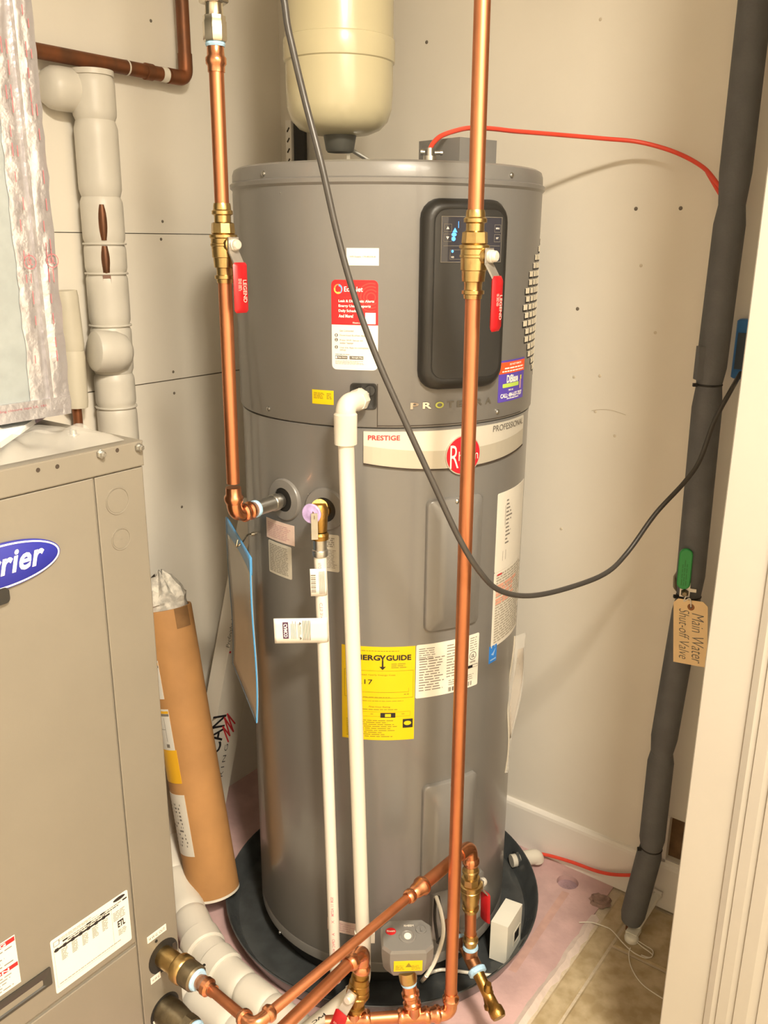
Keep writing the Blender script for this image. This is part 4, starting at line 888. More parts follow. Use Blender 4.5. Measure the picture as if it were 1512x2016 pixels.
for (x, y) in ((52, 516), (96, 513)):
    p = atn(x, y, nD); uu, zz = p.dot(D), p.z
    for k in range(24):
        a0, a1 = 2*math.pi*k/24, 2*math.pi*(k+1)/24; f = lambda a, r_: DM(uu+r_*math.cos(a), zz+r_*math.sin(a), .0088)
        m_.add([f(a0, .0082), f(a1, .0082), f(a1, .0095), f(a0, .0095)], [(0, 1, 2, 3)])
    text(m_, 'UL', DM, uu-.004, uu+.004, zz-.004, zz+.004, .0088, .02)
m_.build('red_print', mat('foil_red_print', '#a8646c', .5), du, False)
# ================================================================== THINGS ON THE CABINET
def crumple(name, pts_fn, nu, nv, m, thick=.0, **kw):
    vs = [pts_fn(i/nu, j/nv) for j in range(nv+1) for i in range(nu+1)]; fs = []
    for j in range(nv):
        for i in range(nu):
            k = j*(nu+1)+i; fs.append((k, k+1, k+nu+2, k+nu+1))
    q = MB(); q.add(vs, fs); o = q.build(name, m, kw.pop('parent', None), **kw)
    if thick:
        md = o.modifiers.new('s', 'SOLIDIFY'); md.thickness = thick
    return o
bk = thing('booklet_bag', 'white booklet in a clear plastic bag lying on the tan cabinet top', 'document bag', tuple(P(-.02, -.78, 1.24)))
q = MB(); a, b, c, d = atz(-40, 870, 1.246), atz(2, 882, 1.246), atz(72, 833, 1.246), atz(30, 816, 1.246)
q.hexa([a, b, c, d, a+Z*.008, b+Z*.008, c+Z*.008, d+Z*.008]); q.build('booklet', mat('booklet_white', '#ffffff', .5), bk, False)
q = MB(); a, b, c, d = atz(30, 816, 1.2475), atz(72, 833, 1.2475), atz(102, 815, 1.2475), atz(66, 806, 1.2475)
q.hexa([a, b, c, d, a+Z*.006, b+Z*.006, c+Z*.006, d+Z*.006]); cvo = q.build('booklet_cover', mat('cover_mauve', '#a898a8', .5), bk, False)
rn = random.Random(21)
def bagp(u, v):
    e0 = P(.045-.005*v, -.795+.0*v, 0); 
    n_ = .050-.165*v; d_ = -.86+.19*u+.01*math.sin(6*v)
    edge = min(u, 1-u, v, 1-v)
    h = .0025+min(edge*4, 1)*(.014+.010*math.sin(9*u+3*v)*math.sin(5*v+1)+.004*math.sin(23*u-11*v)+rn.uniform(-.0006, .0006))
    return P(n_, d_, 1.2395+max(h, .001))
crumple('plastic_bag', bagp, 26, 22, M_clear, parent=bk, label='crumpled clear plastic bag')
# ================================================================== INSULATED WHITE PIPE ON LEFT
ip = thing('insulated_pipe', 'thick white insulated pipe running down the left wall behind the cabinet', 'pipe', tuple(P(-.55, -.25, 0)))
def sleeve(parent, a, b, r, m=M_foam, name='insulation_sleeve', n=10, pinch=.90, seg=22):
    a, b = V(a), V(b); pts = []; rs = []
    for i in range(n+1):
        t = i/n; pts.append(a+(b-a)*t); e = min(t, 1-t)*(b-a).length
        rs.append(r*(pinch+(1-pinch)*min(1, (e/.012))**.5))
    return MB().tube(pts, rs, seg).build(name, m, parent)
rI = .0425
def IV(x, y): return atn(x, y, -.565)
seq = [IV(181, 150), IV(187, 238), IV(197, 388), IV(204, 480), IV(207, 538), IV(214, 640), IV(219, 735), IV(225, 800), IV(232, 880)]
base = seq[0]; seq = [V((base.x+(p.x-base.x)*.5, base.y+(p.y-base.y)*.5, p.z)) for p in seq]
seq.append(V((seq[-1].x, seq[-1].y, .5)))
for a, b in zip(seq, seq[1:]): sleeve(ip, a, b, rI)
q = MB(); el = seq[0]; q.tube([el+Z*.01, el-Z*.0] , rI*.99, 22)
ea = el-Z*.028-N*.022; q.lathe(ea-D*.098, D, [(0, .004), (.002, .020), (.008, .032), (.020, .039), (.034, .0405), (.10, .0405)], 26); q.build('insulation_elbow', M_foam, ip)
# exposed pipe slit
q = MB(); s0_ = seq[2]; s1_ = seq[4]; cdv = (CAM-s0_); cdv.z = 0; cdv = cdv.normalized()
for za, zb2, w in ((atn(195, 403, -.55).z, atn(200, 473, -.55).z, .012), (atn(200, 484, -.55).z, atn(205, 538, -.55).z, .010)):
    pts = []
    for k in range(9):
        t = k/8; z = za+(zb2-za)*t; f = (z-s0_.z)/(s1_.z-s0_.z); pts.append(s0_+(s1_-s0_)*f+cdv*(rI-.005)); pts[-1].z = z
    q.tube(pts, [.0095*max(.05, math.sin(math.pi*(.08+.84*k/8)))**.3 for k in range(9)], 12)
q.build('exposed_pipe', M_copold, ip, label='bare copper showing through a split')
p = seq[4]+cdv*(rI-.004); q = MB(); q.obox(p-Z*.012, cdv.cross(Z), cdv, Z, .016, .006, .022); q.build('glue_patch', mat('patch_brown', '#8a6a5c', .7), ip, False)
q = MB(); ca = seq[5]-D*.045-Z*.048+cdv*.03; cbp = seq[5]+D*.042-Z*.055+cdv*.05; ax_ = (cbp-ca).normalized(); Lc = (cbp-ca).length
q.lathe(ca, ax_, [(-.004, .034), (0, .041), (.006, .043), (Lc*.6, .043), (Lc*.85, .036), (Lc, .022), (Lc+.004, .004)], 28); q.build('insulation_joint', M_foam, ip, label='rounded insulation joint at mid height')
for p in (seq[5], seq[7], seq[4], seq[3]):
    q = MB(); q.lathe(p-Z*.002, Z, [(0, rI+.001), (.002, rI+.002), (.004, rI+.001)], 26); q.obox(p-cdv.cross(Z)*-.0+cdv*(rI*.6)-V((1, 0, 0))*.030, V((1, 0, 0)), V((0, 1, 0)), Z, .008, .008, .006); q.build('zip_tie', M_foam, ip)
# lower run: around the cabinet side to the front along the slab
ip = thing('insulated_floor_pipe', 'white insulated pipe curving along the slab between tan cabinet and drain pan', 'pipe', tuple(atz(430, 1900, 0)))
low = [atz(335, 1560, .16), atz(332, 1650, .12), atz(343, 1722, .08), atz(372, 1800, .058), atz(398, 1858, .052), atz(432, 1902, .048), atz(478, 1944, .045), atz(528, 1984, .045), atz(600, 2045, .045), atz(720, 2160, .045)]
low[0] = V((low[1].x-.05, low[1].y+.10, .36))
rs_ = [.036, .036, .038, .0395, .0395, .038, .037, .036, .036, .036]
for i in range(len(low)-1): sleeve(ip, low[i], low[i+1]+(low[i+1]-low[i]).normalized()*.008, rs_[i+1] , pinch=.82)
for i in (4, 5):
    dv_ = (low[i+1]-low[i-1]).normalized(); q = MB(); q.lathe(low[i]-dv_*.02, dv_, [(0, rs_[i]+.001), (.004, rs_[i]+.005), (.040, rs_[i]+.005), (.044, rs_[i]+.001)], 24); q.build('insulation_collar', M_foam, ip)
q = MB(); q.lathe(atz(402, 1900, .088), Z, [(0, .0035), (.0012, .003)], 6); q.build('tape_mark', M_black, ip)
# second run nearer the cabinet
i2 = thing('insulated_floor_pipe', 'second white insulated pipe on the slab below the copper link', 'pipe', tuple(atz(420, 2000, .0)))
l2 = [atz(318, 1880, .05), atz(380, 1960, .04), atz(455, 2020, .04), atz(560, 2100, .04), atz(690, 2220, .04)]
for a, b in zip(l2, l2[1:]): sleeve(i2, a, b+(b-a).normalized()*.006, .034, pinch=.84)
# slim insulated pipe beside the duct
i3 = thing('slim_insulated_pipe', 'slim cream insulated pipe hanging beside the foil taped duct', 'pipe', tuple(P(-.585, -.4, 1.1)))
sa = [atn(128, 572, -.585), atn(143, 690, -.585), atn(151, 802, -.585)]
for a, b in zip(sa, sa[1:]): sleeve(i3, a, b, .0245, mat('cream_pipe_wrap', '#cfc8b6', .45, var=.04, bump=.06, bscale=30), pinch=.94)
MB().tube([sa[2]-Z*.35, sa[2]+Z*.05], .010, 12).build('core_pipe', M_copold, i3)
# old brown copper along the wall
ob = thing('old_copper_pipe', 'old brown copper pipe running along left wall and turning upward', 'pipe', tuple(atn(365, 148, -.585)))
o0 = atn(40, 100, -.585); o1 = atn(366, 150, -.585); o0.z = o1.z = (o0.z+o1.z)/2; o2 = V((o1.x, o1.y, 2.5))
o0 = P(-.585, o0.dot(D)-.2, o1.z)
MB().tube([o0, o1-D*.03], .0143, 18).build('level_tube', M_copold, ob)
MB().tube([o1+Z*.03, o2], .0143, 18).build('rising_tube', M_copold, ob)
q = MB(); q.tube([o1-D*.05] + bend(o1-D*.05, o1, o2, .022) + [o1+Z*.05], .0158, 18); q.build('elbow', M_copold, ob)
for x, y in ((249, 133), (352, 155)):
    p = atn(x, y, -.585); p = P(-.585, p.dot(D), o1.z); q = MB(); q.lathe(p-D*.0015, D, [(0, .0153), (.003, .0153)], 20); q.build('solder_ring', M_paper2, ob)
p = atn(322, 150, -.585); p = P(-.585, p.dot(D), o1.z); q = MB(); q.lathe(p-D*.008, D, [(0, .0152), (.016, .0152)], 20); q.build('pipe_sticker', M_paper2, ob)
p = P(-.585, p.dot(D)-.04, o1.z); q = MB(); q.lathe(p-D*.01, D, [(0, .0152), (.001, .0165), (.019, .0165), (.02, .0152)], 20); q.build('coupling', M_copold, ob)
# ================================================================== PVC PIPES
rl_ = thing('relief_pipe', 'thin white relief pipe with bronze valve and purple knob', 'pipe', (-.12, -.31, .12))
tpn = CB(-.108, 1.052, 0); tn_ = V((tpn.x, tpn.y, 0)).normalized()
vc = atY(629, 1012, -.335)
q = MB(); q.lathe(tpn-tn_*.004, tn_, [(0, .0135), (.016, .0135), (.018, .0115), (.03, .0120)], 22); q.tube([tpn+tn_*.02, V((vc.x, vc.y, vc.z+.012))], [.0125, .0140], 20); q.tube([vc+Z*.018, vc+Z*.010, vc-Z*.03], [.011, .0150, .0125], 20); q.lathe(vc-Z*.032, -Z, [(0, .0125), (.004, .0155), (.012, .0150)], 20)
q.build('valve_body', M_bronze, rl_)
ks = V((-.80, -.60, 0)); kc = vc+ks*.014+Z*.004
q = MB(); q.lathe(vc, ks, [(0, .011), (.018, .012)], 18); q.build('valve_bonnet', M_bronze, rl_)
q = MB(); q.lathe(kc, (ks+V((.35, -.5, 0))).normalized(), [(0, .0165), (.004, .0175), (.006, .0160), (.0058, .010), (.0068, .008), (.007, .002)], 24); q.build('purple_disc', M_purk, rl_, label='pale purple valve disc')
q = MB(); lx = kc+V((.2, -.9, 0)).normalized()*.010
q.obox(lx-Z*.020+V((.002, 0, 0)), V((1, 0, .05)).normalized(), V((0, 1, 0)), Z, .011, .003, .046); q.build('test_lever', M_zinc, rl_, False)
q = MB(); q.lathe(vc-Z*.044, -Z, [(0, .0118), (.018, .0118), (.019, .0130), (.020, .0135), (.030, .0135), (.031, .0120)], 20); q.build('steel_adapter', M_zinc, rl_)
b0 = vc-Z*.072; b1 = atY(661, 1930, vc.y+.004); b1.z = max(b1.z, .062)
MB().tube([b0, b1], .0110, 20).build('relief_tube', M_pvc2, rl_)
dz = (b1-b0).normalized()
fr_ = V((-.15, -.99, 0)); 
def pipemap(o, r, ph): 
    return lambda u, v, of: o+dz*v+V((math.sin(ph+u/r), -math.cos(ph+u/r), 0))*(r+of)
m_ = MB(); pm = pipemap(b0, .0110, -.05)
for s, t0, t1 in (('FLOWGUARD', .012, .05), ('CTS 3/4', .085, .115), ('SDR 11 ASTM', .70, .745), ('X', .755, .762), ('A', .785, .792), ('CPVC 4120', .80, .84)): text(m_, s, pm, -.0025, .0025, t0, t1, .0004, .01, rot=90)
m_.build('red_print', M_inkp if False else mat('pipe_pink_print', '#d88890', .5), rl_, False)
def curltag(name, label, zt_, zb_, wide, o, ph0, cat):
    pass
# wrap tag with barcode and long notice tag
tg = thing('barcode_tag', 'small folded barcode tag wrapped round the relief pipe', 'tag', tuple(b0+dz*.03))
rT = .0116; c0 = b0+dz*.022; c1 = b0+dz*.072
def tagsurf(o, z0d, z1d, flat, k0, lean):
    # wraps from phase 1.2 round the front to the left and runs off tangentially
    def f(u, v):
        s_ = u; Lw = .95*rT; tot = Lw+flat; d = s_*tot
        base = o+dz*(z0d+(z1d-z0d)*v)
        if d < Lw:
            ph = 1.0-d/rT; return base+V((math.sin(ph), -math.cos(ph), 0))*(rT+.0004)
        ph = 1.0-Lw/rT; e = d-Lw; tang = V((-math.cos(ph), -math.sin(ph), 0))
        return base+V((math.sin(ph), -math.cos(ph), 0))*(rT+.0004)+tang*e+Z*(lean*e)
    return f
f_ = tagsurf(b0, .072, .022, .018, 0, 0)
crumple('tag_sheet', f_, 18, 4, M_paper, .0004, parent=tg)
def mapsurf(f, W_): return lambda u, v, o: f(u, v)+(f(u, v)-f(u-.02, v)).cross(f(u, v+.02)-f(u, v)).normalized()*o
mm = lambda u, v, o: f_(u, v)+V((-.3, -.95, 0)).normalized()*o
m_ = MB()
for k in range(8): quad(m_, mm, .12+k*.045, .12+k*.045+(.02 if k % 2 else .01), .08, .92, .0012)
for k in range(9): quad(m_, mm, .66, .94, .15+k*.075, .15+k*.075+(.03 if k % 2 else .045), .0012)
m_.build('barcode', M_inkg, tg, False)
t2 = thing('notice_tag', 'white notice tag with a dark logo flag wrapped on the relief pipe', 'tag', tuple(b0+dz*.15))
g_ = tagsurf(b0, .160, .113, .084, 0, .0)
crumple('tag_sheet', g_, 22, 4, M_paper, .0004, parent=t2)
gm = lambda u, v, o: g_(u, v)+V((-.25, -.96, 0)).normalized()*o
m_ = MB()
for k in range(7): quad(m_, gm, .335+k*.022, .343+k*.022, .12, .92, .0011)
for k in range(4): quad(m_, gm, .60+k*.026, .606+k*.026, .18, .9-.1*(k % 2), .0011)
for k in range(2): quad(m_, gm, .535+k*.02, .54+k*.02, .2, .8, .0011)
text(m_, 'NOTICE', gm, .502, .522, .36, .68, .0012, .01, rot=-90); 
m_.add([gm(.495, .20, .0012), gm(.53, .13, .0012), gm(.53, .27, .0012)], [(0, 1, 2)]); m_.add([gm(.495, .80, .0012), gm(.53, .73, .0012), gm(.53, .87, .0012)], [(0, 1, 2)])
m_.build('tag_print', M_inkd, t2, False)
m_ = MB(); quad(m_, gm, .735, .835, .2, .86, .0013, 4); m_.build('logo_block', M_inkv, t2, False)
m_ = MB(); text(m_, 'CAMCO', gm, .752, .818, .26, .80, .0018, .02, rot=-90); m_.build('logo_lettering', M_white, t2, False)
# condensate drain
cdn = thing('condensate_pipe', 'thicker white drain pipe with elbow on the heater front', 'pipe', (-.06, -.34, .06))
ce = atY(680, 790, -.345)
q = MB(); hx = CU(-.0415, 1.2545, .0); hnv = V((hx.x, hx.y, 0)).normalized()
q.tube([hx-hnv*.002, hx+hnv*.02], .0165, 6); q.tube([hx+hnv*.018, hx+hnv*.026, hx+hnv*.04], [.0190, .0190, .0155], 8); q.build('hex_adapter', M_pvc, cdn)
tp_ = V((ce.x, ce.y, 1.2545)); tp2 = hx+hnv*.03
q = MB(); q.tube([tp2] + bend(tp2, tp_, tp_-Z*.03, .018, 10) + [tp_-Z*.022, tp_-Z*.026, tp_-Z*.064, tp_-Z*.068], [.0165]*11 + [.0165, .0178, .0180, .0165] + [.0165], 22) if False else q.tube([tp2] + bend(tp2, tp_, tp_-Z*.03, .018, 10), .0165, 22)
q.lathe(tp_-Z*.014, -Z, [(0, .0165), (.003, .0192), (.052, .0186), (.053, .0150)], 24); q.build('elbow', M_pvc, cdn)
pb_ = atY(714, 1838, -.36)
MB().tube([tp_-Z*.05, pb_], .0134, 22).build('drain_tube', M_pvc, cdn)
e_ = atz(640, 1985, .085); ef = atz(575, 2050, .085)
pk_ = V((pb_.x, pb_.y, .095))
q = MB(); q.tube([pb_+Z*.005] + bend(pb_, pk_, e_, .03, 8), .0160, 20); q.build('lower_elbow', M_pvc, cdn)
MB().tube([pk_+(e_-pk_).normalized()*.03, ef], .0134, 20).build('floor_tube', M_pvc, cdn)
dq = (ef-pk_).normalized(); sd = dq.cross(Z).normalized(); o_ = pk_; 
mfp = lambda u, v, o: o_+dq*u+(Z*.92+sd*.4*(1 if sd.dot(CAM-o_) > 0 else -1)).normalized()*(.0137+o)+sd*v*-1
m_ = MB()
for s, t0 in (('PVC 1', .10), ('NSF', .15), ('ASTM D1785', .21)): text(m_, s, mfp, t0, t0+.008*len(s), -.003, .003, .0005, .02)
m_.build('black_print', M_ink, cdn, False)
MB().obox(atY(733, 1845, -.345), V((1, 0, 0)), V((0, 1, 0)), Z, .010, .008, .022).build('pipe_clip', M_pvc, cdn, False)
# ================================================================== DARK INSULATED PIPE ON RIGHT
dp = thing('foam_covered_pipe', 'black foam covered water pipe standing against the right wall', 'pipe', tuple(atd(1242, 1825, .262)))
dpts = [atd(x, y, .262) for x, y in ((1521, -300), (1441, 404), (1396, 757), (1356, 1172), (1303, 1480), (1282, 1668), (1243, 1812))]
rD = .0272
for a, b in zip(dpts, dpts[1:]): sleeve(dp, a, b, rD, M_foamd, 'foam_sleeve', pinch=.84)
for i in (2, 3, 5):
    a = dpts[i]; ax_ = (dpts[i-1]-dpts[i+1]).normalized(); q = MB(); q.lathe(a-ax_*.002, ax_, [(0, rD*.86), (.002, rD*.90), (.004, rD*.86)], 22); q.obox(a-V((1, 0, 0))*.028+V((0, -.006, 0)), V((1, 0, 0)), V((0, 1, 0)), Z, .008, .006, .006); q.build('zip_tie', M_black, dp)
p = atd(1399, 700, .262); q = MB(); q.obox(p+V((-.022, -.010, -.012)), V((1, 0, .1)).normalized(), V((0, 1, 0)), Z, .012, .02, .06); q.build('foam_flap', M_foamd, dp, False)
MB().tube([dpts[-1]-Z*.03, dpts[-1]+Z*.05], .0111, 14).build('core_pipe', M_copold, dp)
gh = thing('green_lever', 'green vinyl lever handle on the black foam covered pipe', 'valve handle', tuple(atd(1352, 1150, .235)))
toC = (CAM-dpts[3]); toC.z = 0; toC = toC.normalized(); sdR = V((-toC.y, toC.x, 0))
gp = atd(1350, 1108, .262)+toC*.034; gb = atd(1350, 1150, .262)+toC*.034; axg = (dpts[2]-dpts[3]).normalized()
q = MB(); q.raised(plmap(gp, sdR, axg, toC), [(rr(-.012, .012, -.042, .040, .0115, 3), -.005), (rr(-.0125, .0125, -.0425, .0405, .012, 3), -.002), (rr(-.0125, .0125, -.0425, .0405, .012, 3), .002), (rr(-.0105, .0105, -.0405, .0385, .010, 3), .0042)]); q.build('lever_sleeve', M_green, gh)
m_ = MB(); mfg = plmap(gp, sdR, axg, toC); dashes(m_, mfg, -.006, .006, -.034, .02, 3, .4, rot=1, off=.0046); m_.build('embossing', mat('green_dark', '#237a3d', .5), gh, False)
q = MB(); q.obox(gb-toC*.004, sdR, toC, axg, .019, .004, .030); q.obox(gb-toC*.006+sdR*.014, sdR, toC, axg, .014, .006, .007); q.build('lever_plate', M_steel, gh, False)
q = MB(); q.lathe(gb-toC*.012-axg*.006, toC, [(0, .008), (.014, .0078), (.016, .006), (.019, .0045)], 6); q.build('lever_nut', M_brassw, gh)
vb = MB(); vb.lathe(gb-toC*.045-axg*.02, axg, [(0, .018), (.008, .024), (.03, .025), (.045, .018)], 18); vb.build('valve_body', M_brassw, gh)
tgm = thing('paper_tag', 'manila tag with handwriting tied to the black foam covered pipe', 'tag', tuple(atd(1362, 1200, .225)))
tTL, tTR, tBR, tBL = [atd(x, y, dd) for x, y, dd in ((1333, 1179, .226), (1401, 1187, .226), (1385, 1314, .226), (1319, 1300, .226))]
eu = ((tTR-tTL)+(tBR-tBL))*.5; ev = ((tTL-tBL)+(tTR-tBR))*.5; w_, h_ = eu.length, ev.length; eu.normalize(); ev = (ev-eu*ev.dot(eu)).normalized(); en = eu.cross(ev)
if en.dot(CAM-tTL) < 0: en = -en
o_t = (tTL+tTR+tBR+tBL)*.25; tm_ = plmap(o_t, eu, ev, en)
cl_ = .009
colsT = [(-w_/2, -h_/2, h_/2-cl_), (-w_/2+cl_, -h_/2, h_/2), (0, -h_/2, h_/2), (w_/2-cl_, -h_/2, h_/2), (w_/2, -h_/2, h_/2-cl_)]
q = MB(); q.raised(tm_, [(colsT, -.0004), (colsT, .0004)]); q.build('tag_card', M_tag, tgm)
m_ = MB(); m_.raised(tm_, [(ell(.001, h_/2-.014, .0068, .0068, 18), .0002), (ell(.001, h_/2-.014, .0068, .0068, 18), .0009)]); m_.build('hole_ring', M_eye, tgm)
m_ = MB(); m_.raised(tm_, [(ell(.001, h_/2-.014, .0022, .0022, 10), .0008), (ell(.001, h_/2-.014, .0022, .0022, 10), .0012)]); m_.build('eyelet', M_ink, tgm)
m_ = MB(); text(m_, 'Main Water', tm_, .003, .026, -h_/2+.006, h_/2-.026, .0009, -.012, .2, rot=-90); text(m_, 'Shut-off Valve', tm_, -.022, -.002, -h_/2+.010, h_/2-.020, .0009, -.012, .25, rot=-90); m_.build('handwriting', M_inkd, tgm, False)
q = MB(); q.tube(spline([tm_(.001, h_/2-.014, .001), tm_(.0, h_/2+.004, .004), gb-axg*.022+toC*.003, gb-axg*.01+sdR*.003+toC*.006]), .0012, 6); q.build('tie_string', M_paper2, tgm)
# ================================================================== CABLES
cord = MB(); cp_ = [(548, -160, -.50), (562, 20, -.50), (576, 95, -.50), (601, 200, -.50), (632, 320, -.51), (665, 465, -.515), (700, 590, -.52), (742, 705, -.525), (795, 825, -.53), (850, 945, -.53), (905, 1062, -.525), (948, 1130, -.505), (985, 1163, -.47), (1040, 1173, -.41), (1110, 1160, -.34), (1190, 1130, -.28), (1235, 1088, -.245), (1290, 1012, -.22), (1347, 950, -.20), (1378, 905, -.185), (1405, 832, -.172), (1438, 770, -.15)]
cpts = [V((-.165, -.50, 2.5))] + [atY(*p) for p in cp_] + [atd(1458, 735, .345)]
cord.tube(spline(cpts, 7), .0045, 10); cord.build('power_cord', M_cord, None, label='gray power cord sagging in front of heater to the blue box', cat='cord')
rcb = MB(); rp_ = [(846, 297, -.215), (852, 283, -.205), (868, 268, -.185), (895, 258, -.15), (925, 252, -.11), (965, 253, -.07), (1010, 258, -.03), (1060, 262, .0), (1120, 267, .03), (1190, 273, .05), (1260, 280, .05), (1330, 300, .02), (1385, 330, -.03), (1415, 365, -.07), (1428, 378, -.09)]
rcb.tube(spline([atY(*p) for p in rp_], 6), .0040, 10); rcb.build('red_cable', M_redc, None, label='red cable arching from heater top to the black foam covered pipe', cat='cable')
r3 = MB(); r3.tube(spline([atY(1392, 337, -.03), atY(1408, 365, -.055), atY(1424, 393, -.075), atY(1440, 430, -.085)], 6), .0040, 10); r3.build('red_cable', M_redc, None, label='short second red cable dropping behind the black foam covered pipe', cat='cable')
r4 = MB(); r4.tube(spline([atd(1055, 1680, .35), atd(1080, 1684, .355), atd(1125, 1697, .358), atd(1175, 1715, .357), atd(1212, 1722, .353), atd(1262, 1723, .345)], 6), .0042, 10); r4.build('red_cable', M_redc, None, label='red cable lying on the slab beside the baseboard', cat='cable')
eb_ = thing('electrical_box', 'blue electrical box on the right wall beside the door trim', 'electrical box', tuple(atd(1470, 690, WR)))
ea_, ebb = atd(1460, 628, .362), atd(1455, 745, .362); zc = (ea_.z+ebb.z)/2; hh = ea_.z-ebb.z
nn0 = atd(1447, 690, .362).dot(N)
q = MB(); q.cbox(P(nn0+.03, .366, zc), N, D, Z, .060, .030, hh, .003); q.build('box_shell', M_eblue, eb_, False)
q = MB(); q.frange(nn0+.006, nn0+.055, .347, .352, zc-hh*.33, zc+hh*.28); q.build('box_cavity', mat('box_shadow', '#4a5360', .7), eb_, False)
screw(eb_, P(nn0+.025, .351, zc+hh*.42), -D, .003)
# ================================================================== CARDBOARD TUBE, CARTON, POUCH
ct = thing('cardboard_tube', 'brown cardboard tube leaning beside the tan heating cabinet', 'cardboard tube', tuple(atz(418, 1750, 0)))
rT2 = .0590; cb0 = atz(421, 1752, .055); cb1 = atY(325, 1195, cb0.y+.14)
ax2 = (cb1-cb0).normalized(); Lt = (cb1-cb0).length
q = MB(); q.lathe(cb0, ax2, [(0, rT2-.004), (0, rT2), (.003, rT2+.0003), (Lt*.5, rT2), (Lt-.004, rT2), (Lt, rT2-.001), (Lt, rT2-.006), (Lt-.12, rT2-.006), (Lt-.12, .001)], 40, cap=False); q.build('tube_wall', M_card, ct)
q = MB(); q.lathe(cb0-ax2*.001, ax2, [(0, .001), (0, rT2+.001), (.006, rT2+.0012)], 40, cap=False); q.build('tube_rim', M_paper2, ct, label='pale end rim of the tube')
tr = (CAM-cb0); tr = (tr-ax2*tr.dot(ax2)).normalized(); ts = ax2.cross(tr)
if ts.dot(rt) < 0: ts = -ts
TM = lambda u, v, o: cb0+ax2*v+(tr*math.cos(u/rT2)+ts*math.sin(u/rT2))*(rT2+o)
def tlabel(name, u0, u1, v0, v1, m, label=None):
    return MB().raised(TM, [(rr(u0, u1, v0, v1, 0, 8), -.0003), (rr(u0, u1, v0, v1, 0, 8), .0007)]).build(name, m, ct, label=label)
def tv(x, y):
    # length along tube for pixel row
    best = min(((abs((lambda p: -(p-CAM).dot(up)/(p-CAM).dot(fw)*F+1008)(TM(-.03, s, 0))-y), s) for s in [i*Lt/200 for i in range(201)])); return best[1]
v_ = lambda y: tv(0, y)
for y0, y1, m, ua, nm, lb in ((1300, 1376, M_paper, -.038, 'tube_label', 'white label with yellow top'), (1397, 1476, M_paper, -.033, 'tube_label', 'white label with yellow top'), (1478, 1542, mat('label_amber', '#eab22a', .5), -.030, 'tube_label', 'amber yellow label'), (1566, 1688, M_paper2, -.030, 'tube_label', 'torn white shipping label')):
    lo = tlabel(nm, -.10, ua, v_(y1), v_(y0), m, lb)
    m_ = MB()
    if m is M_paper:
        a = v_(y0); quad(m_, TM, -.098, ua-.0005, a-.010, a-.004, .0011, 6); m_.build('yellow_band', mat('label_amber', '#eab22a', .5), lo, False)
        m_ = MB(); quad(m_, TM, -.098, ua-.0005, a-.016, a-.0105, .0011, 6); quad(m_, TM, ua-.016, ua-.015, v_(y1)+.02, a-.02, .0011); quad(m_, TM, -.09, ua-.015, (a+v_(y1))/2, (a+v_(y1))/2+.001, .0011, 4); quad(m_, TM, ua-.020, ua-.011, v_(y1)+.006, v_(y1)+.014, .0012); m_.build('label_print', M_inkg, lo, False)
    elif m is M_paper2:
        dashes(m_, TM, -.09, ua-.008, v_(y1)+.02, v_(y0)-.02, 12, .5); m_.build('label_print', M_inkg, lo, False)
tlabel('packing_tape', .018, .056, Lt-.045, Lt+.0, M_cardd, 'dark brown torn tape at tube top')
nw = thing('crumpled_newspaper', 'crumpled newspaper stuffed in the top of the cardboard tube', 'newspaper', tuple(cb1))
rn = random.Random(4); vs = []; fs = []; nr, nsg = 9, 26
for j in range(nr+1):
    t = j/nr; rad = (rT2-.008)*(1.0 if t < .55 else math.cos((t-.55)/.45*1.35)); hgt_ = -.04+t*.115
    for i in range(nsg):
        a = 2*math.pi*i/nsg; k = 1+(rn.uniform(-.10, .07) if j > 3 else rn.uniform(-.02, .01)); vs.append(cb1+ax2*(hgt_+(rn.uniform(-.012, .012) if j > 4 else 0))+(tr*math.cos(a)+ts*math.sin(a))*max(rad*k, .004))
for j in range(nr):
    for i in range(nsg): fs.append((j*nsg+i, j*nsg+(i+1) % nsg, (j+1)*nsg+(i+1) % nsg, (j+1)*nsg+i))
q = MB(); q.add(vs, fs); q.build('paper_wad', M_news, nw, ang=25)
NM = lambda u, v, o: cb1+ax2*v+(tr*math.cos(u/rT2)+ts*math.sin(u/rT2))*(rT2-.006+o)
m_ = MB(); quad(m_, NM, -.038, -.030, .006, .022, .002, 2); m_.build('red_print', mat('news_red', '#e06a52', .7), nw, False)
m_ = MB(); quad(m_, NM, -.048, -.039, .006, .022, .002, 2); m_.build('gray_print', M_inkd, nw, False)
# carton
cn = thing('flooring_carton', 'long white flooring carton leaning behind the blue edged pouch', 'carton', tuple(atz(405, 1640, .0)))
kN = -.515
c0_, c1_ = atn(398, 1630, kN), atn(515, 985, kN)
c0_ = c0_+(c0_-c1_).normalized()*((c0_.z-.012)/(c1_.z-c0_.z)*(c1_-c0_).length)*.97
aC = (c1_-c0_).normalized(); wC = aC.cross(N).normalized(); 
if wC.dot(D) < 0: wC = -wC
Lc_ = (c1_-c0_).length
q = MB(); q.obox((c0_+c1_)/2+aC*.0, aC, wC, N, Lc_, .093, .05); q.build('carton_body', M_box, cn, False)
CM = plmap((c0_+c1_)/2+N*.025, wC, aC, N)
def cv(x, y): 
    p = atpl(x, y, N, ((c0_+c1_)/2+N*.025).dot(N))-((c0_+c1_)/2+N*.025); return p.dot(wC), p.dot(aC)
m_ = MB(); a = cv(437, 1480); b = cv(432, 1405); text(m_, 'CAN', CM, cv(414, 1440)[0], cv(440, 1440)[0], cv(424, 1484)[1], cv(430, 1409)[1], .0008, .01, rot=90)
rr0 = cv(445, 1470); text(m_, 'RING', CM, rr0[0]-.006, rr0[0]+.006, cv(439, 1528)[1], cv(446, 1465)[1], .0008, -.01, rot=90, space=1.5)
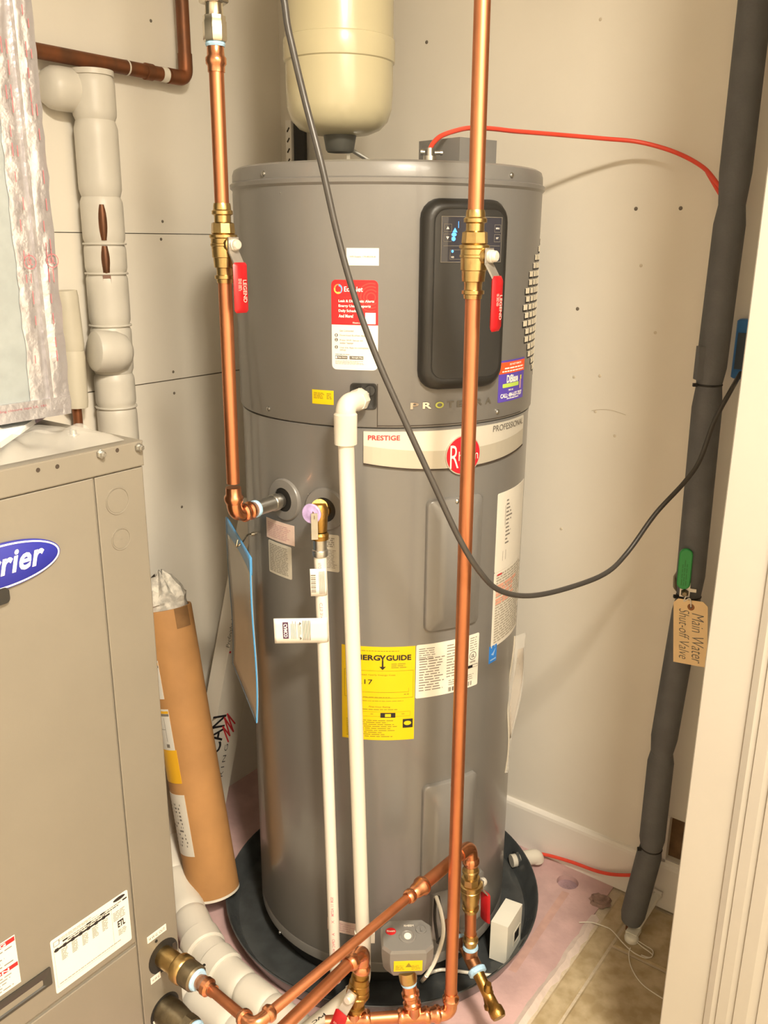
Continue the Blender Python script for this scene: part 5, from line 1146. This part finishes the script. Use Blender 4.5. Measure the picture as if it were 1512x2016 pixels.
pr0 = cv(452, 1250); text(m_, 'Prefinished', CM, pr0[0]-.006, pr0[0]+.007, cv(452, 1275)[1], cv(452, 1275)[1]+.075, .0008, -.01, .3, rot=90); m_.build('carton_lettering', M_ink, cn, False)
m_ = MB(); dt = cv(453, 1284); m_.raised(CM, [(ell(dt[0], dt[1], .003, .003, 10), 0), (ell(dt[0], dt[1], .003, .003, 10), .0008)])
zz = [cv(x, y) for x, y in ((449, 1460), (438, 1430), (452, 1448), (441, 1412), (459, 1440), (447, 1405), (462, 1424))]
for (a, b), (c, d) in zip(zz, zz[1:]): m_.tube([CM(a, b, .0008), CM(c, d, .0008)], .0022, 6)
m_.build('red_logo', M_inkr, cn, False)
# pouch
pc = thing('document_pouch', 'gray vinyl document pouch with blue edges hanging at heater left side', 'pouch', (-.25, -.2, .67))
pr_ = V((-.2300, -.333, 0)); pl_ = V((-.312, -.100, 0)); zt_, zb_ = .985, .667
def pouch(u, v, o=0):
    b = pr_*(1-u)+pl_*u; nn = V((-.93, -.33, 0)); s_ = .012*math.sin(math.pi*u)*math.sin(math.pi*min(1, v*1.0))
    return b-nn*(s_)+Z*(zb_+(zt_-zb_)*v)+nn*o*-1+V((.01, .006, 0))*(1-v)*math.sin(v*5)*.4
crumple('pouch_sheet', lambda u, v: pouch(u, v*.90), 12, 16, M_pouch, .002, parent=pc)
crumple('top_band', lambda u, v: pouch(u, .90+.10*v), 12, 3, M_pblue, .003, parent=pc, label='blue top band')
q = MB(); q.tube([pouch(0, i/16) for i in range(17)], .0016, 8); q.build('right_edge', M_pblue, pc); q = MB(); q.tube([pouch(1, i/16) for i in range(17)], .0012, 8); q.tube([pouch(i/10, 0) for i in range(11)], .0014, 8); q.build('lower_edge', mat('slate_vinyl_edge', '#6f7f90', .4), pc)
hk = cylhit(500, 1051, RB); hkn = V((hk.x, hk.y, 0)).normalized(); ph0 = pouch(.42, .965)
q = MB(); q.tube(spline([hk-hkn*.004, hk+hkn*.012, ph0+V((.004, -.002, .006)), ph0+V((-.004, -.012, .002)), ph0+V((-.002, -.010, .014))], 6), .0018, 8); q.lathe(hk, hkn, [(0, .0042), (.006, .004)], 10); q.build('wire_hook', M_nick, pc, label='bright wire hook')
# clear plastic sleeve at right side
ps = thing('plastic_sleeve', 'clear plastic sleeve hanging on the right side of the heater', 'plastic sleeve', (.27, -.09, .40))
rn = random.Random(8)
def psf(u, v):
    w_ = .030*(v**.7)+.003; t = math.radians(67); b = V((math.sin(t), -math.cos(t), 0))*(RB+.002)
    o = V((math.sin(t), -math.cos(t), 0)); tg_ = V((math.cos(t), math.sin(t), 0))
    return b+tg_*(u*w_*.8)+o*(u*w_*.75+.004*math.sin(8*v+3*u))+Z*(.42+.32*v)
crumple('sleeve_sheet', psf, 8, 24, M_clear, .0006, parent=ps)
q = MB(); q.tube([psf(0, i/20) for i in range(21)], .0018, 6); q.build('sleeve_edge', M_labg, ps)
crumple('sleeve_paper', lambda u, v: psf(.25+.6*u, .25+.65*v)+V((.001, .001, 0)), 5, 14, mat('sleeve_paper', '#b3a592', .6, var=.1, vscale=30), .0006, parent=ps, label='folded paper inside the sleeve')
# ================================================================== THINGS IN AND AROUND THE PAN
bxq = thing('white_box', 'small off-white plastic box standing in the black drain pan', 'box', tuple(atz(993, 1890, .009)))
k1, k2, k3 = atz(963, 1886, .009), atz(996, 1899, .009), atz(1024, 1851, .009)
e_a = (k1-k2); e_b = (k3-k2); e_b = e_b.normalized()*e_b.length
hB = .098
q = MB(); q.hexa([k2, k3, k3+e_a, k1, k2+Z*hB, k3+Z*hB, k3+e_a+Z*hB, k1+Z*hB]); q.build('box_shell', M_boxw, bxq, False)
nb_ = e_a.normalized()*-1
q = MB(); ua_ = e_b.normalized(); mfb = plmap(k2, ua_, Z, -e_a.normalized()); Lb = e_b.length
q.raised(mfb, [(rr(Lb*.45, Lb*.92, .018, .055, .002, 2), -.001), (rr(Lb*.45, Lb*.92, .018, .055, .002, 2), .0012), (rr(Lb*.5, Lb*.87, .022, .051, .002, 2), .0012), (rr(Lb*.52, Lb*.85, .024, .049, .002, 2), -.0005)]); q.build('socket_frame', M_labg, bxq)
q = MB(); q.raised(mfb, [(rr(Lb*.53, Lb*.84, .025, .048, 0, 2), -.0003), (rr(Lb*.53, Lb*.84, .025, .048, 0, 2), .0004)]); q.build('socket_opening', M_black, bxq)
ww = MB(); wp = [(859, 1766, -.305), (868, 1795, -.345), (873, 1830, -.38), (868, 1860, -.40), (855, 1895, -.41), (840, 1920, -.42)]
ww.tube(spline([atY(*p) for p in wp], 6), .0040, 8); e0_ = atY(*wp[-1])
ww.tube(spline([e0_, atz(848, 1915, .03), atz(870, 1909, .016), atz(900, 1912, .013), atz(945, 1918, .013), atz(978, 1921, .013)], 6), .0036, 8)
ww.tube([e0_, atz(831, 1931, .02)], .0042, 8); ww.build('white_wire', M_pvc, None, label='white sensor wire looping into the black drain pan', cat='wire')
# sensor with string and white bar on the tile
sn = thing('leak_sensor', 'small round white sensor with a thin cord on the tan tile', 'sensor', tuple(atz(1243, 1849, 0)))
p = atz(1243, 1850, .0); q = MB(); q.lathe(p, Z, [(-.001, .015), (.006, .016), (.012, .0135), (.014, .010), (.0145, .001)], 24); q.build('sensor_body', M_boxw, sn)
q = MB(); q.obox(atz(1247, 1834, .010), V((.6, .8, 0)), V((-.8, .6, 0)), Z, .03, .026, .012); q.build('sensor_neck', M_boxw, sn, False)
q = MB(); a0 = p+Z*.008; q.tube(spline([atz(1330, 1980, .001), atz(1292, 1958, .001), atz(1262, 1935, .001), atz(1243, 1905, .001), atz(1238, 1880, .003), atz(1241, 1866, .008)], 6), .0013, 6)
q.tube(spline([a0, atz(1262, 1862, .002), atz(1281, 1876, .001), atz(1284, 1882, .001), atz(1272, 1886, .001), atz(1250, 1877, .002), atz(1228, 1858, .003), atz(1205, 1832, .004), atz(1190, 1824, .004), atz(1165, 1816, .006), atz(1140, 1816, .005)], 6), .0013, 6)
q.tube(spline([a0, atz(1268, 1860, .002), atz(1285, 1872, .001), atz(1281, 1885, .001), atz(1262, 1880, .002)], 6), .0012, 6); q.build('sensor_cord', M_pvc, sn)
wb = thing('white_bar', 'white plastic bar leaning from the sensor up to the baseboard', 'bar', tuple(atz(1250, 1832, .01)))
b0_ = atz(1253, 1826, .016); b1_ = atd(1297, 1757, .362); dbv = (b1_-b0_).normalized(); wv_ = dbv.cross(Z).normalized()
q = MB(); q.cbox((b0_+b1_)/2, dbv, wv_, wv_.cross(dbv), (b1_-b0_).length, .017, .012, .003); q.build('bar_body', M_boxw, wb, False)
q = MB(); q.obox(b1_-dbv*.004, dbv, wv_, wv_.cross(dbv), .006, .0195, .015); q.build('bar_cap', M_base, wb, False)
